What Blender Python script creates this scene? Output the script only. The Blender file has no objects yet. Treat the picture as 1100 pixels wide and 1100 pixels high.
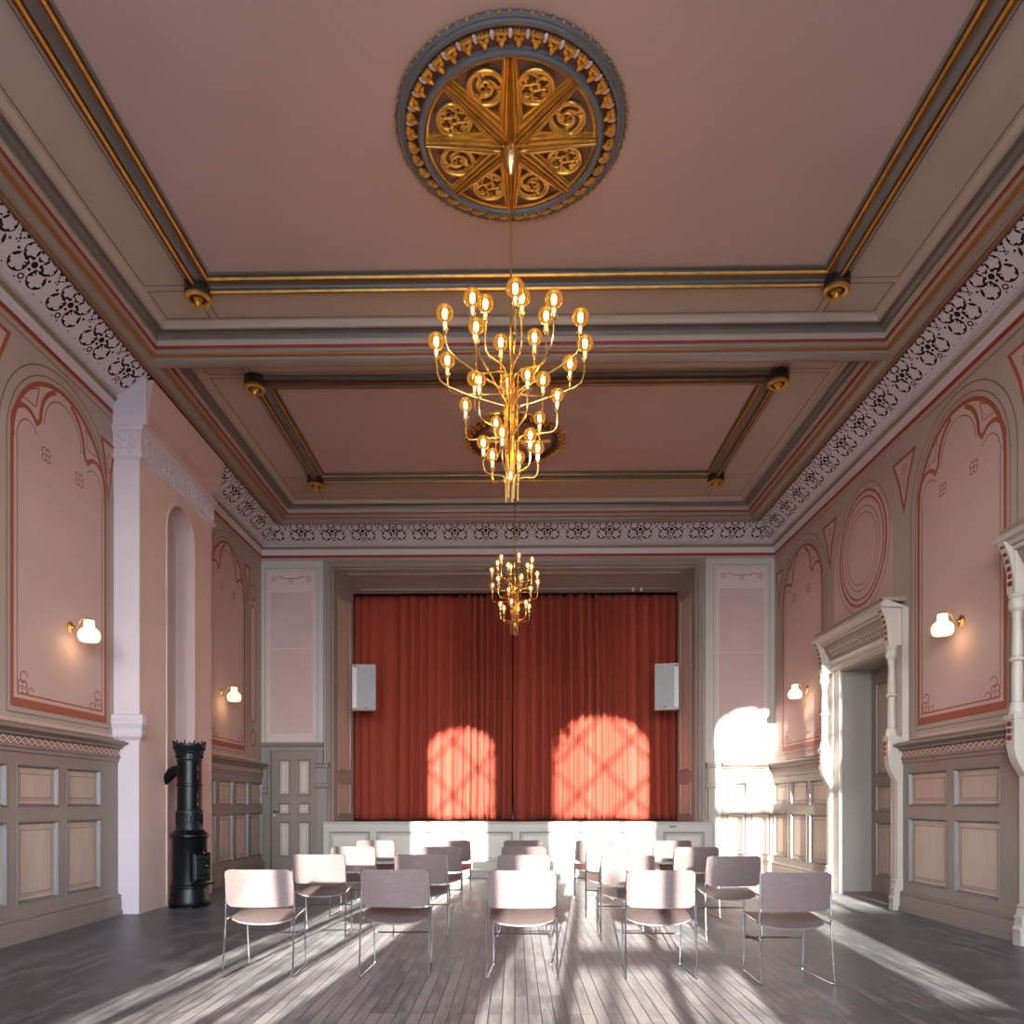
import bpy, bmesh, math, random
from mathutils import Vector
from math import pi, sin, cos, tan, atan2, sqrt, hypot
random.seed(7)
SC = bpy.context.scene
COL = SC.collection

# ------------------------------------------------------------------ room measures (metres)
XL, XR, YR, YB = -4.5, 4.56, -1.2, 13.15        # left, right, rear, far wall
CAMZ = 1.243
ZC = CAMZ + 5.04                                # ceiling plane

# ------------------------------------------------------------------ materials
def lin(h):
    r = [int(h[i:i+2], 16)/255 for i in (0, 2, 4)]
    return tuple((c/12.92 if c <= .04045 else ((c+.055)/1.055)**2.4) for c in r) + (1,)

MATS = {}
def mat(name, hexc, rough=.6, metal=0, noise=.0, nscale=3.0, bump=0, bscale=40, emit=None, estr=0, coat=0, spec=.5, noise_map=None):
    if name in MATS: return MATS[name]
    m = bpy.data.materials.new(name); m.use_nodes = True
    nt = m.node_tree; b = nt.nodes['Principled BSDF']
    b.inputs['Base Color'].default_value = lin(hexc)
    b.inputs['Roughness'].default_value = rough
    b.inputs['Metallic'].default_value = metal
    b.inputs['Specular IOR Level'].default_value = spec
    b.inputs['Coat Weight'].default_value = coat
    tc = nt.nodes.new('ShaderNodeTexCoord')
    mp = nt.nodes.new('ShaderNodeMapping'); nt.links.new(tc.outputs['Object'], mp.inputs[0])
    if noise_map: mp.inputs['Scale'].default_value = noise_map
    if noise:
        n = nt.nodes.new('ShaderNodeTexNoise'); n.inputs['Scale'].default_value = nscale
        n.inputs['Detail'].default_value = 5
        nt.links.new(mp.outputs[0], n.inputs['Vector'])
        mr = nt.nodes.new('ShaderNodeMapRange'); mr.inputs[1].default_value = .3; mr.inputs[2].default_value = .7
        mr.inputs[3].default_value = 1-noise; mr.inputs[4].default_value = 1+noise
        nt.links.new(n.outputs[0], mr.inputs[0])
        mx = nt.nodes.new('ShaderNodeMix'); mx.data_type = 'RGBA'; mx.blend_type = 'MULTIPLY'
        mx.inputs[0].default_value = 1; mx.inputs[6].default_value = lin(hexc)
        nt.links.new(mr.outputs[0], mx.inputs[7]); nt.links.new(mx.outputs[2], b.inputs['Base Color'])
    if bump:
        n2 = nt.nodes.new('ShaderNodeTexNoise'); n2.inputs['Scale'].default_value = bscale
        nt.links.new(mp.outputs[0], n2.inputs['Vector'])
        bp = nt.nodes.new('ShaderNodeBump'); bp.inputs['Strength'].default_value = bump; bp.inputs['Distance'].default_value = .01
        nt.links.new(n2.outputs[0], bp.inputs['Height']); nt.links.new(bp.outputs[0], b.inputs['Normal'])
    if emit:
        b.inputs['Emission Color'].default_value = lin(emit); b.inputs['Emission Strength'].default_value = estr
    MATS[name] = m
    return m

M = dict(
 wall=mat('wall_tan_pink', 'B3A296', .75, noise=.05, nscale=1.5, bump=.1, bscale=60),
 pink=mat('wall_pink', 'CBAEA5', .75, noise=.05, nscale=1.2, bump=.1, bscale=60),
 palepink=mat('pale_pink', 'D9C4C2', .7, noise=.03),
 sten=mat('stencil_brown', 'A4583F', .7),
 line=mat('thin_line_brown', '8E6E60', .7),
 greyline=mat('grey_border', 'A99C90', .7),
 wains=mat('wainscot_greybrown', '887A6F', .42, noise=.06, nscale=4, bump=.05),
 wpanel=mat('wainscot_panel', 'B8A292', .42, noise=.09, nscale=5, noise_map=(1.5, 1.5, .35)),
 bevel=mat('wainscot_bevel', '6E6A69', .38), lattice=mat('lattice_pale', 'CDBBAE', .5), latticered=mat('lattice_red', '7E4438', .6),
 lilac=mat('lilac_plaster', 'D5C9D0', .6, noise=.03),
 salmon=mat('salmon_plaster', 'D9BBAF', .75, noise=.04, bump=.1),
 niche=mat('niche_plaster', 'C8B0AE', .75, noise=.04),
 ceilpink=mat('ceiling_pink', 'B9A097', .7, noise=.04, nscale=.8),
 cream=mat('ceiling_cream', 'BBAA98', .65, noise=.03),
 creamline=mat('ceiling_line', '7A5F50', .7),
 darkcove=mat('dark_cove', '6E675F', .4),
 greymould=mat('grey_moulding', '978E82', .35),
 ochre=mat('ochre_band', 'A5662A', .45), red=mat('red_band', '9A3422', .5), brown=mat('brown_band', '7A4A26', .5),
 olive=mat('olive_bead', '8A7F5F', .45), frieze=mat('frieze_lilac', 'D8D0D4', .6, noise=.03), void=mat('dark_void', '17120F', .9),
 gold=mat('gilding', 'D9A548', .33, .7, noise=.2, nscale=14, bump=.15, bscale=30),
 golddeep=mat('gilding_deep', '8E5A1E', .45, .8, noise=.2, nscale=10),
 brass=mat('brass', 'F0CB82', .27, 1), bluegrey=mat('blue_grey_paint', '5F6468', .5), redbrown=mat('red_brown_paint', '6A3626', .6),
 bossdark=mat('boss_dark', '2E2320', .4),
 doorwood=mat('door_greybrown', '8B8078', .4, noise=.05), doorpanel=mat('door_panel', 'CFC5BA', .45, noise=.05, noise_map=(3, 3, .5)),
 white=mat('warm_white_paint', 'DAD3C8', .4, noise=.03), greywhite=mat('grey_white_paint', 'C6C3BB', .45, noise=.03),
 surround=mat('surround_stone', 'C2B9AE', .4, noise=.04), surroundgrey=mat('reveal_grey', 'A59F98', .45, noise=.05, noise_map=(3, 3, .3)),
 hoodbrown=mat('hood_brown', '96867B', .5), casing=mat('casing_grey', '8F877F', .45, noise=.04), prosc=mat('proscenium_taupe', '968980', .45, noise=.04),
 procpanel=mat('proscenium_panel', 'C2A795', .45, noise=.06, noise_map=(3, 3, .4)),
 iron=mat('stove_iron', '14171B', .34, .55, noise=.15, nscale=10, bump=.1), ironl=mat('stove_iron_worn', '2E3338', .4, .7, noise=.2, nscale=40),
 chrome=mat('chrome', 'D8DADD', .1, 1), spk=mat('speaker_white', 'D9DADC', .4), grille=mat('speaker_grille', 'A9AEB3', .6, noise=.1, nscale=200),
 black=mat('black_fitting', '151515', .4), whitecer=mat('lamp_socket_white', 'E8E4DA', .4),
 stagedark=mat('stage_boards', '4A3A30', .6), ground=mat('gravel_ground', '9C968C', .9, noise=.2), bark=mat('bark', '3B3028', .9),
 darkline=mat('dark_line', '54453D', .7), leaf=mat('sun_block_leaf', '33402A', .8),
)
M['gold'].node_tree.nodes['Principled BSDF'].inputs['Specular IOR Level'].default_value = .5

# chair veneer
def veneer():
    m = mat('chair_veneer', '9C8480', .38)
    nt = m.node_tree; b = nt.nodes['Principled BSDF']
    tc = nt.nodes.new('ShaderNodeTexCoord'); mp = nt.nodes.new('ShaderNodeMapping'); mp.inputs['Scale'].default_value = (4, 60, 130)
    n = nt.nodes.new('ShaderNodeTexNoise'); n.inputs['Scale'].default_value = 2.2; n.inputs['Detail'].default_value = 6
    cr = nt.nodes.new('ShaderNodeValToRGB'); cr.color_ramp.elements[0].position = .3; cr.color_ramp.elements[1].position = .72
    cr.color_ramp.elements[0].color = lin('655551'); cr.color_ramp.elements[1].color = lin('7C6B67')
    nt.links.new(tc.outputs['Object'], mp.inputs[0]); nt.links.new(mp.outputs[0], n.inputs['Vector'])
    nt.links.new(n.outputs[0], cr.inputs[0]); nt.links.new(cr.outputs[0], b.inputs['Base Color'])
    return m
M['veneer'] = veneer()

# plank floor, boards run away from the camera
def floor_mat():
    m = mat('plank_floor', '5A4A42', .38)
    nt = m.node_tree; b = nt.nodes['Principled BSDF']; L = nt.links.new
    tc = nt.nodes.new('ShaderNodeTexCoord')
    mp = nt.nodes.new('ShaderNodeMapping'); mp.inputs['Rotation'].default_value = (0, 0, pi/2)
    br = nt.nodes.new('ShaderNodeTexBrick'); br.offset = .37; br.offset_frequency = 3
    br.inputs['Scale'].default_value = 1; br.inputs['Brick Width'].default_value = 1.1; br.inputs['Row Height'].default_value = .078
    br.inputs['Mortar Size'].default_value = .0035; br.inputs['Mortar Smooth'].default_value = .3
    br.inputs['Color1'].default_value = (.30, .30, .30, 1); br.inputs['Color2'].default_value = (.9, .9, .9, 1); br.inputs['Mortar'].default_value = (0, 0, 0, 1)
    L(tc.outputs['Object'], mp.inputs[0]); L(mp.outputs[0], br.inputs['Vector'])
    mp2 = nt.nodes.new('ShaderNodeMapping'); mp2.inputs['Scale'].default_value = (14, 1.6, 1)
    n = nt.nodes.new('ShaderNodeTexNoise'); n.inputs['Scale'].default_value = 2.0; n.inputs['Detail'].default_value = 8; n.inputs['Roughness'].default_value = .65
    L(tc.outputs['Object'], mp2.inputs[0]); L(mp2.outputs[0], n.inputs['Vector'])
    # worn blotches
    n2 = nt.nodes.new('ShaderNodeTexNoise'); n2.inputs['Scale'].default_value = 2.6; n2.inputs['Detail'].default_value = 6
    L(tc.outputs['Object'], n2.inputs['Vector'])
    a0 = nt.nodes.new('ShaderNodeMath'); a0.operation = 'MULTIPLY'; L(n2.outputs[0], a0.inputs[0]); a0.inputs[1].default_value = .42
    a = nt.nodes.new('ShaderNodeMath'); a.operation = 'MULTIPLY_ADD'; L(n.outputs[0], a.inputs[0]); a.inputs[1].default_value = .62
    L(a0.outputs[0], a.inputs[2])
    a2 = nt.nodes.new('ShaderNodeMath'); a2.operation = 'MULTIPLY_ADD'; L(br.outputs['Color'], a2.inputs[0]); a2.inputs[1].default_value = .28; L(a.outputs[0], a2.inputs[2])
    # the middle of the hall is lighter than the edges
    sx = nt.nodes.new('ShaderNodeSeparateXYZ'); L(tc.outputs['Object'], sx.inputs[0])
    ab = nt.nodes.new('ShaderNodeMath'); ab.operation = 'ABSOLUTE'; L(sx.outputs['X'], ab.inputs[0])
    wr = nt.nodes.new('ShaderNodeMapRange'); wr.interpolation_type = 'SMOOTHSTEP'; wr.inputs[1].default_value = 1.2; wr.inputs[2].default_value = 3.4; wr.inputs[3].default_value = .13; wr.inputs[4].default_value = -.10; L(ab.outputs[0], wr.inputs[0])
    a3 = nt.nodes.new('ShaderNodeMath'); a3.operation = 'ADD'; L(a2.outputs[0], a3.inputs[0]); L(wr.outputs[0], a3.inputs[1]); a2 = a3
    cr = nt.nodes.new('ShaderNodeValToRGB'); e = cr.color_ramp.elements
    e[0].position = .52; e[0].color = lin('1A1412'); e[1].position = .90; e[1].color = lin('7A6252')
    k = e.new(.70); k.color = lin('3F3028')
    L(a2.outputs[0], cr.inputs[0])
    mo = nt.nodes.new('ShaderNodeMix'); mo.data_type = 'RGBA'; L(br.outputs['Fac'], mo.inputs[0]); L(cr.outputs[0], mo.inputs[6]); mo.inputs[7].default_value = lin('1C1512')
    L(mo.outputs[2], b.inputs['Base Color'])
    rr = nt.nodes.new('ShaderNodeMapRange'); rr.inputs[1].default_value = .5; rr.inputs[2].default_value = .9; rr.inputs[3].default_value = .36; rr.inputs[4].default_value = .58
    L(a2.outputs[0], rr.inputs[0]); L(rr.outputs[0], b.inputs['Roughness'])
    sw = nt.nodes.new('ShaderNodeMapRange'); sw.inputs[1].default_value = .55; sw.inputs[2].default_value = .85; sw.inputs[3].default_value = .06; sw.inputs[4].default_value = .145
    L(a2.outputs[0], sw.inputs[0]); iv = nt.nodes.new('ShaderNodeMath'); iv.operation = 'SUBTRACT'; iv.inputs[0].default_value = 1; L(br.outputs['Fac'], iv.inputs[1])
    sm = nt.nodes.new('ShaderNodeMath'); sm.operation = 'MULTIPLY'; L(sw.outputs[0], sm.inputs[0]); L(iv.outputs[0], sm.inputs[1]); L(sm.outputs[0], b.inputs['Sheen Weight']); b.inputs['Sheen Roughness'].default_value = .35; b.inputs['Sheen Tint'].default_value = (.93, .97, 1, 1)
    bp = nt.nodes.new('ShaderNodeBump'); bp.inputs['Strength'].default_value = .22; bp.inputs['Distance'].default_value = .003
    sb = nt.nodes.new('ShaderNodeMath'); sb.operation = 'SUBTRACT'; L(n.outputs[0], sb.inputs[0]); L(br.outputs['Fac'], sb.inputs[1]); L(sb.outputs[0], bp.inputs['Height'])
    L(bp.outputs[0], b.inputs['Normal'])
    return m
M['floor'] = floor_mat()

def curtain_mat():
    m = mat('curtain_red', '8F3129', .85)
    nt = m.node_tree; b = nt.nodes['Principled BSDF']; L = nt.links.new
    b.inputs['Sheen Weight'].default_value = .12; b.inputs['Sheen Roughness'].default_value = .5
    b.inputs['Sheen Tint'].default_value = lin('E89468')
    tc = nt.nodes.new('ShaderNodeTexCoord'); mp = nt.nodes.new('ShaderNodeMapping'); mp.inputs['Scale'].default_value = (25, 25, 2)
    n = nt.nodes.new('ShaderNodeTexNoise'); n.inputs['Scale'].default_value = 3
    cr = nt.nodes.new('ShaderNodeValToRGB'); cr.color_ramp.elements[0].position = .3; cr.color_ramp.elements[1].position = .7
    cr.color_ramp.elements[0].color = lin('93392B'); cr.color_ramp.elements[1].color = lin('A64530')
    L(tc.outputs['Object'], mp.inputs[0]); L(mp.outputs[0], n.inputs['Vector']); L(n.outputs[0], cr.inputs[0]); L(cr.outputs[0], b.inputs['Base Color'])
    return m
M['curtain'] = curtain_mat()

def thin_glass(name, col, gl=.1, emit=0, ecol='FFC060'):
    m = bpy.data.materials.new(name); m.use_nodes = True; nt = m.node_tree; nt.nodes.clear(); L = nt.links.new
    o = nt.nodes.new('ShaderNodeOutputMaterial'); mx = nt.nodes.new('ShaderNodeMixShader')
    t = nt.nodes.new('ShaderNodeBsdfTransparent'); t.inputs[0].default_value = lin(col)
    g = nt.nodes.new('ShaderNodeBsdfGlossy'); g.inputs['Roughness'].default_value = .03
    lw = nt.nodes.new('ShaderNodeLayerWeight'); lw.inputs['Blend'].default_value = gl
    L(lw.outputs['Fresnel'], mx.inputs[0]); L(t.outputs[0], mx.inputs[1]); L(g.outputs[0], mx.inputs[2])
    if emit:
        e = nt.nodes.new('ShaderNodeEmission'); e.inputs[0].default_value = lin(ecol); e.inputs[1].default_value = emit
        ad = nt.nodes.new('ShaderNodeAddShader'); L(mx.outputs[0], ad.inputs[0]); L(e.outputs[0], ad.inputs[1]); L(ad.outputs[0], o.inputs[0])
    else: L(mx.outputs[0], o.inputs[0])
    MATS[name] = m; return m
M['bulbglass'] = thin_glass('amber_bulb_glass', 'F2C878', .35, .12, 'FFB858')
M['pane'] = thin_glass('window_glass', 'F4F8F6', .1)
def emis(name, hexc, s):
    m = bpy.data.materials.new(name); m.use_nodes = True; nt = m.node_tree; nt.nodes.clear()
    o = nt.nodes.new('ShaderNodeOutputMaterial'); e = nt.nodes.new('ShaderNodeEmission')
    e.inputs[0].default_value = lin(hexc); e.inputs[1].default_value = s; nt.links.new(e.outputs[0], o.inputs[0]); return m
M['filament'] = emis('glowing_filament', 'FFD9A0', 120)
M['opal'] = mat('opal_glass', 'F5E8D8', .2, emit='FFDDB0', estr=1.0)

# ------------------------------------------------------------------ mesh builder
class MB:
    """collects geometry for ONE mesh object; T maps local (s, z, d) to the world"""
    def __init__(self, T=None): self.v = []; self.f = []; self.m = []; self.mats = []; self.T = T or (lambda a, b, c: (a, b, c))
    def mi(self, m):
        m = M[m] if isinstance(m, str) else m
        if m not in self.mats: self.mats.append(m)
        return self.mats.index(m)
    def p(self, a, b, c): self.v.append(self.T(a, b, c)); return len(self.v)-1
    def face(self, pts, m):
        k = self.mi(m); self.f.append([self.p(*q) for q in pts]); self.m.append(k)
    def box(self, a0, a1, b0, b1, c0, c1, m):
        k = self.mi(m); i = [self.p(a, b, c) for a in (a0, a1) for b in (b0, b1) for c in (c0, c1)]
        for q in ((0,1,3,2), (4,6,7,5), (0,4,5,1), (2,3,7,6), (0,2,6,4), (1,5,7,3)):
            self.f.append([i[j] for j in q]); self.m.append(k)
    def loft(self, loops, mats, closed=True, cap0=False, cap1=False):
        """loops: lists of points with equal length"""
        n = len(loops[0]); idx = [[self.p(*q) for q in l] for l in loops]
        for r in range(len(loops)-1):
            k = self.mi(mats if isinstance(mats, str) or not isinstance(mats, (list, tuple)) else mats[r])
            for j in range(n if closed else n-1):
                j2 = (j+1) % n
                self.f.append([idx[r][j], idx[r][j2], idx[r+1][j2], idx[r+1][j]]); self.m.append(k)
        m0 = mats if not isinstance(mats, (list, tuple)) else mats[0]
        m1 = mats if not isinstance(mats, (list, tuple)) else mats[-1]
        if cap0: self.f.append(idx[0][::-1]); self.m.append(self.mi(m0))
        if cap1: self.f.append(idx[-1]); self.m.append(self.mi(m1))
    def rect_loft(self, a0, a1, b0, b1, prof, mats):
        """nested rectangles, prof = [(inset, depth)]; mats one per step plus one for the last field"""
        loops = [[(a0+i, b0+i, d), (a1-i, b0+i, d), (a1-i, b1-i, d), (a0+i, b1-i, d)] for i, d in prof]
        self.loft(loops, mats, True, cap1=True)
    def profile(self, a0, a1, prof, mats, caps=True):
        """extrude a profile [(b, c)] along a; mats one per segment"""
        i0 = [self.p(a0, b, c) for b, c in prof]; i1 = [self.p(a1, b, c) for b, c in prof]
        for j in range(len(prof)-1):
            k = self.mi(mats if isinstance(mats, str) else mats[j])
            self.f.append([i0[j], i1[j], i1[j+1], i0[j+1]]); self.m.append(k)
        if caps:
            k = self.mi(mats if isinstance(mats, str) else mats[0])
            self.f.append(i0[::-1]); self.m.append(k); self.f.append(i1); self.m.append(k)
    def lathe(self, c, prof, m, n=24, axis='z', a0=0, a1=2*pi):
        """prof = [(r, h)]; c the centre in local axes (a, b, c)"""
        loops = []
        full = abs(a1-a0-2*pi) < 1e-6
        for r, h in prof:
            l = []
            for j in range(n if full else n+1):
                t = a0+(a1-a0)*j/n; x, y = max(r, 1e-4)*cos(t), max(r, 1e-4)*sin(t)
                if axis == 'z': l.append((c[0]+x, c[1]+y, c[2]+h))
                elif axis == 'y': l.append((c[0]+x, c[1]+h, c[2]+y))
                else: l.append((c[0]+h, c[1]+x, c[2]+y))
            loops.append(l)
        self.loft(loops, m, full, cap0=True, cap1=True)
    def tube(self, pts, r, m, n=8, caps=True, radii=None):
        P = [Vector(q) for q in pts]; loops = []; up = None
        for i, q in enumerate(P):
            t = (P[min(i+1, len(P)-1)]-P[max(i-1, 0)]).normalized()
            if up is None:
                up = Vector((0, 0, 1)) if abs(t.z) < .9 else Vector((1, 0, 0))
            s = t.cross(up).normalized(); u = s.cross(t).normalized(); up = u
            rr = radii[i] if radii else r
            loops.append([tuple(q+(s*cos(a)+u*sin(a))*rr) for a in [2*pi*j/n for j in range(n)]])
        self.loft(loops, m, True, cap0=caps, cap1=caps)
    def ribbon(self, pts, w, d, m, closed=False, th=.0015):
        """flat painted line in the (a, b) plane at depth d"""
        n = len(pts); L = []; R = []
        for i in range(n):
            a = pts[(i-1) % n] if (closed or i) else pts[i]; b = pts[i]; c = pts[(i+1) % n] if (closed or i < n-1) else pts[i]
            d1 = (b[0]-a[0], b[1]-a[1]); d2 = (c[0]-b[0], c[1]-b[1])
            l1 = hypot(*d1) or 0; l2 = hypot(*d2) or 0
            if l1 == 0: d1 = d2; l1 = l2
            if l2 == 0: d2 = d1; l2 = l1
            n1 = (-d1[1]/l1, d1[0]/l1); n2 = (-d2[1]/l2, d2[0]/l2)
            bx, by = n1[0]+n2[0], n1[1]+n2[1]; bl = hypot(bx, by) or 1
            bx /= bl; by /= bl; k = 1/max(.35, bx*n1[0]+by*n1[1])
            L.append((b[0]+bx*w/2*k, b[1]+by*w/2*k, d)); R.append((b[0]-bx*w/2*k, b[1]-by*w/2*k, d))
        if closed: self.loft([L, R], m, True)
        else: self.loft([L, R], m, False)
    def poly(self, pts, d, m):
        self.face([(a, b, d) for a, b in pts], m)
    def ball(self, c, r, m, sx=1, sy=1, sz=1, n=10):
        prof = []
        loops = []
        for i in range(n//2+1):
            t = -pi/2+pi*i/(n//2)
            loops.append([(c[0]+sx*max(r*cos(t), 1e-4)*cos(2*pi*j/n), c[1]+sy*max(r*cos(t), 1e-4)*sin(2*pi*j/n), c[2]+sz*r*sin(t)) for j in range(n)])
        self.loft(loops, m, True, cap0=True, cap1=True)
    def build(self, name, parent=None, smooth=False, fix=True, loc=None, angle=35, kind=None, label=None):
        me = bpy.data.meshes.new(name)
        off = Vector(loc) if loc is not None else None
        me.from_pydata([tuple(Vector(q)-off) if off is not None else q for q in self.v], [], self.f)
        for m in self.mats: me.materials.append(m)
        me.polygons.foreach_set('material_index', self.m)
        if fix:
            bm = bmesh.new(); bm.from_mesh(me); bmesh.ops.recalc_face_normals(bm, faces=bm.faces); bm.to_mesh(me); bm.free()
        if smooth:
            me.polygons.foreach_set('use_smooth', [True]*len(me.polygons))
            try: me.set_sharp_from_angle(angle=math.radians(angle))
            except Exception: pass
        me.update()
        o = bpy.data.objects.new(name, me); COL.objects.link(o)
        if loc is not None: o.location = loc
        if parent: o.parent = parent
        if kind: o['kind'] = kind
        if label: o['label'] = label
        return o

def empty(name, loc, rz=0):
    o = bpy.data.objects.new(name, None); COL.objects.link(o); o.location = loc; o.rotation_euler = (0, 0, rz); o.empty_display_size = .1
    return o
def tag(o, label, cat, group=None, kind=None):
    o['label'] = label; o['category'] = cat
    if group: o['group'] = group
    if kind: o['kind'] = kind
    return o
def struct(o, label, cat):
    return tag(o, label, cat, kind='structure')
def copy_tree(o, parent=None):
    c = o.copy(); COL.objects.link(c); c.parent = parent
    for ch in o.children: copy_tree(ch, c)
    return c

TL = lambda s, z, d: (XL+d, s, z)
TR = lambda s, z, d: (XR-d, s, z)
TB = lambda s, z, d: (s, YB-d, z)
TI = lambda s, z, d: (s, YR+d, z)
TC = lambda s, t, d: (s, t, ZC-d)               # ceiling: d downwards

# marching squares over an implicit function: keep f(x, y) > 0
def march(f, x0, x1, y0, y1, nx, ny):
    xs = [x0+(x1-x0)*i/nx for i in range(nx+1)]; ys = [y0+(y1-y0)*j/ny for j in range(ny+1)]
    V = [[f(x, y) for x in xs] for y in ys]; polys = []
    for j in range(ny):
        run = None
        for i in range(nx):
            c = [(xs[i], ys[j], V[j][i]), (xs[i+1], ys[j], V[j][i+1]), (xs[i+1], ys[j+1], V[j+1][i+1]), (xs[i], ys[j+1], V[j+1][i])]
            full = all(q[2] > 0 for q in c)
            if full:
                if run is None: run = i
                continue
            if run is not None: polys.append([(xs[run], ys[j]), (xs[i], ys[j]), (xs[i], ys[j+1]), (xs[run], ys[j+1])]); run = None
            if all(q[2] <= 0 for q in c): continue
            out = []
            for k in range(4):
                a, b = c[k], c[(k+1) % 4]
                if a[2] > 0: out.append((a[0], a[1]))
                if (a[2] > 0) != (b[2] > 0):
                    t = a[2]/(a[2]-b[2]); out.append((a[0]+(b[0]-a[0])*t, a[1]+(b[1]-a[1])*t))
            if len(out) > 2: polys.append(out)
        if run is not None: polys.append([(xs[run], ys[j]), (xs[nx], ys[j]), (xs[nx], ys[j+1]), (xs[run], ys[j+1])])
    return polys

# ================================================================== SHELL
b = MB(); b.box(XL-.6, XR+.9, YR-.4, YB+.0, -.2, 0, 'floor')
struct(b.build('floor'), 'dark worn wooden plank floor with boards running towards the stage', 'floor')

# left wall plain slab; right wall with two door openings; far wall with the stage opening; rear wall with three arched windows
b = MB(); b.box(XL-.5, XL, YR-.4, YB+.3, 0, ZC+.1, 'wall')
wall_left = struct(b.build('wall_left'), 'pink and taupe painted wall left of the chairs, behind the black stove', 'wall')

ZD = 3.08; 
b = MB(TR)
ys = [YR-.4, 4.75, 6.38, 8.97, 10.38, YB+.3]
for i in range(5):
    z0 = ZD if i in (1, 3) else 0
    b.box(ys[i], ys[i+1], z0, ZC+.1, 0, -.5, 'wall')
wall_right = struct(b.build('wall_right'), 'pink painted wall on the right with the big door surround', 'wall')

PX0, PX1, PZ = -3.19, 3.15, 5.36                # stage opening at the wall plane
b = MB(TB)
b.box(XL, PX0, 0, ZC+.1, 0, -.7, 'greywhite'); b.box(PX1, XR, 0, ZC+.1, 0, -.7, 'greywhite'); b.box(PX0, PX1, PZ, ZC+.1, 0, -.7, 'greywhite')
wall_back = struct(b.build('wall_back'), 'pale wall around the stage opening at the far end', 'wall')

# rear wall + windows
WIN = [(-3.195, -1.87, .60, 5.14), (-.83, 1.0, .60, 5.36), (2.05, 3.36, .90, 5.25)]
def rear_wall():
    b = MB()
    y0, y1 = YR-.3, YR
    xs = [XL] + [x for w in WIN for x in w[:2]] + [XR]
    for i in range(0, len(xs), 2): b.box(xs[i], xs[i+1], y0, y1, 0, ZC+.1, 'wall')
    for x0, x1, zs, zt in WIN:
        b.box(x0, x1, y0, y1, 0, zs, 'wall'); r = (x1-x0)/2; cx = (x0+x1)/2; rise = r*.72; sp = zt-rise; n = 16
        for j in range(n):
            t0, t1 = pi-pi*j/n, pi-pi*(j+1)/n
            xa, za, xb, zb = cx+r*cos(t0), sp+rise*sin(t0), cx+r*cos(t1), sp+rise*sin(t1)
            b.loft([[(xa, y, za), (xb, y, zb), (xb, y, ZC+.1), (xa, y, ZC+.1)] for y in (y0, y1)], 'wall', True, True, True)
    return b.build('wall_rear')
struct(rear_wall(), 'plain wall behind the viewer with three tall arched windows', 'wall')

def make_window(k, x0, x1, zs, zt, mull, zt_trans, lowbar=None):
    root = empty('window_%d' % (k+1), ((x0+x1)/2, YR-.15, zs))
    struct(root, ['tall arched window left of the middle behind the viewer', 'wide arched window in the middle behind the viewer', 'tall arched window right of the middle behind the viewer'][k], 'window')
    T = lambda s, z, d: (s-(x0+x1)/2, d, z-zs)
    r = (x1-x0)/2; cx = (x0+x1)/2; rise = r*.72; sp = zt-rise
    def top(x): return sp+rise*sqrt(max(0, 1-((x-cx)/r)**2))
    fr = MB(T); w = .05
    fr.box(x0, x0+w, zs, sp, -.04, .04, 'white'); fr.box(x1-w, x1, zs, sp, -.04, .04, 'white'); fr.box(x0, x1, zs, zs+w, -.04, .04, 'white')
    n = 16
    for j in range(n):
        t0, t1 = pi*j/n, pi*(j+1)/n
        fr.loft([[(cx+(r-a)*cos(t), sp+(rise-a)*sin(t), d) for a, d in ((0, -.04), (w, -.04), (w, .04), (0, .04))] for t in (t0, t1)], 'white', True, True, True)
    fr.build('window_frame', root)
    mu = MB(T)
    for x in mull: mu.box(x-.05, x+.05, zs, zt_trans, -.04, .04, 'white')
    mu.box(x0, x1, zt_trans-.07, zt_trans+.07, -.04, .04, 'white')
    if lowbar: mu.box(lowbar[0], lowbar[1], lowbar[2]-.06, lowbar[2]+.06, -.04, .04, 'white')
    # diamond lattice in the arched head
    step = .98; hh = 1.02
    for sgn in (1, -1):
        for q in range(-6, 10):
            pts = []
            for i in range(61):
                x = x0+(x1-x0)*i/60; z = zt_trans+q*hh+sgn*(x-x0)*hh/step
                if zt_trans < z < top(x)-.02: pts.append((x, z))
            if len(pts) > 1:
                for a, c in ((pts[0], pts[-1]),):
                    dx, dz = c[0]-a[0], c[1]-a[1]; l = hypot(dx, dz); nx, nz = -dz/l*.024, dx/l*.024
                    mu.loft([[(a[0]+nx, a[1]+nz, d), (c[0]+nx, c[1]+nz, d), (c[0]-nx, c[1]-nz, d), (a[0]-nx, a[1]-nz, d)] for d in (-.03, .03)], 'white', True, True, True)
    mu.build('glazing_bars', root)
    g = MB(T); m = 24
    g.poly([(x0, zs)]+[(x1, zs)]+[(cx+r*cos(pi*j/m), sp+rise*sin(pi*j/m)) for j in range(m+1)], 0, 'pane'); g.build('pane', root, fix=False)
    s = MB(T); s.box(x0-.05, x1+.05, zs-.04, zs, -.1, .22, 'white'); s.build('window_sill', root)
    # sky portal
    li = bpy.data.lights.new('sky_portal_window_%d' % (k+1), 'AREA'); li.shape = 'RECTANGLE'; li.size = x1-x0; li.size_y = zt-zs; li.cycles.is_portal = True
    lo = bpy.data.objects.new('sky_portal', li); COL.objects.link(lo); lo.location = (cx, YR-.32, (zs+zt)/2); lo.rotation_euler = (pi/2, 0, 0)
    return root
make_window(0, *WIN[0], [-2.88, -2.32], 3.33)
make_window(1, *WIN[1], [-.28, .43], 3.33, (-.28, 1.0, 1.17))
make_window(2, *WIN[2], [2.50, 2.93], 3.33)

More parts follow.
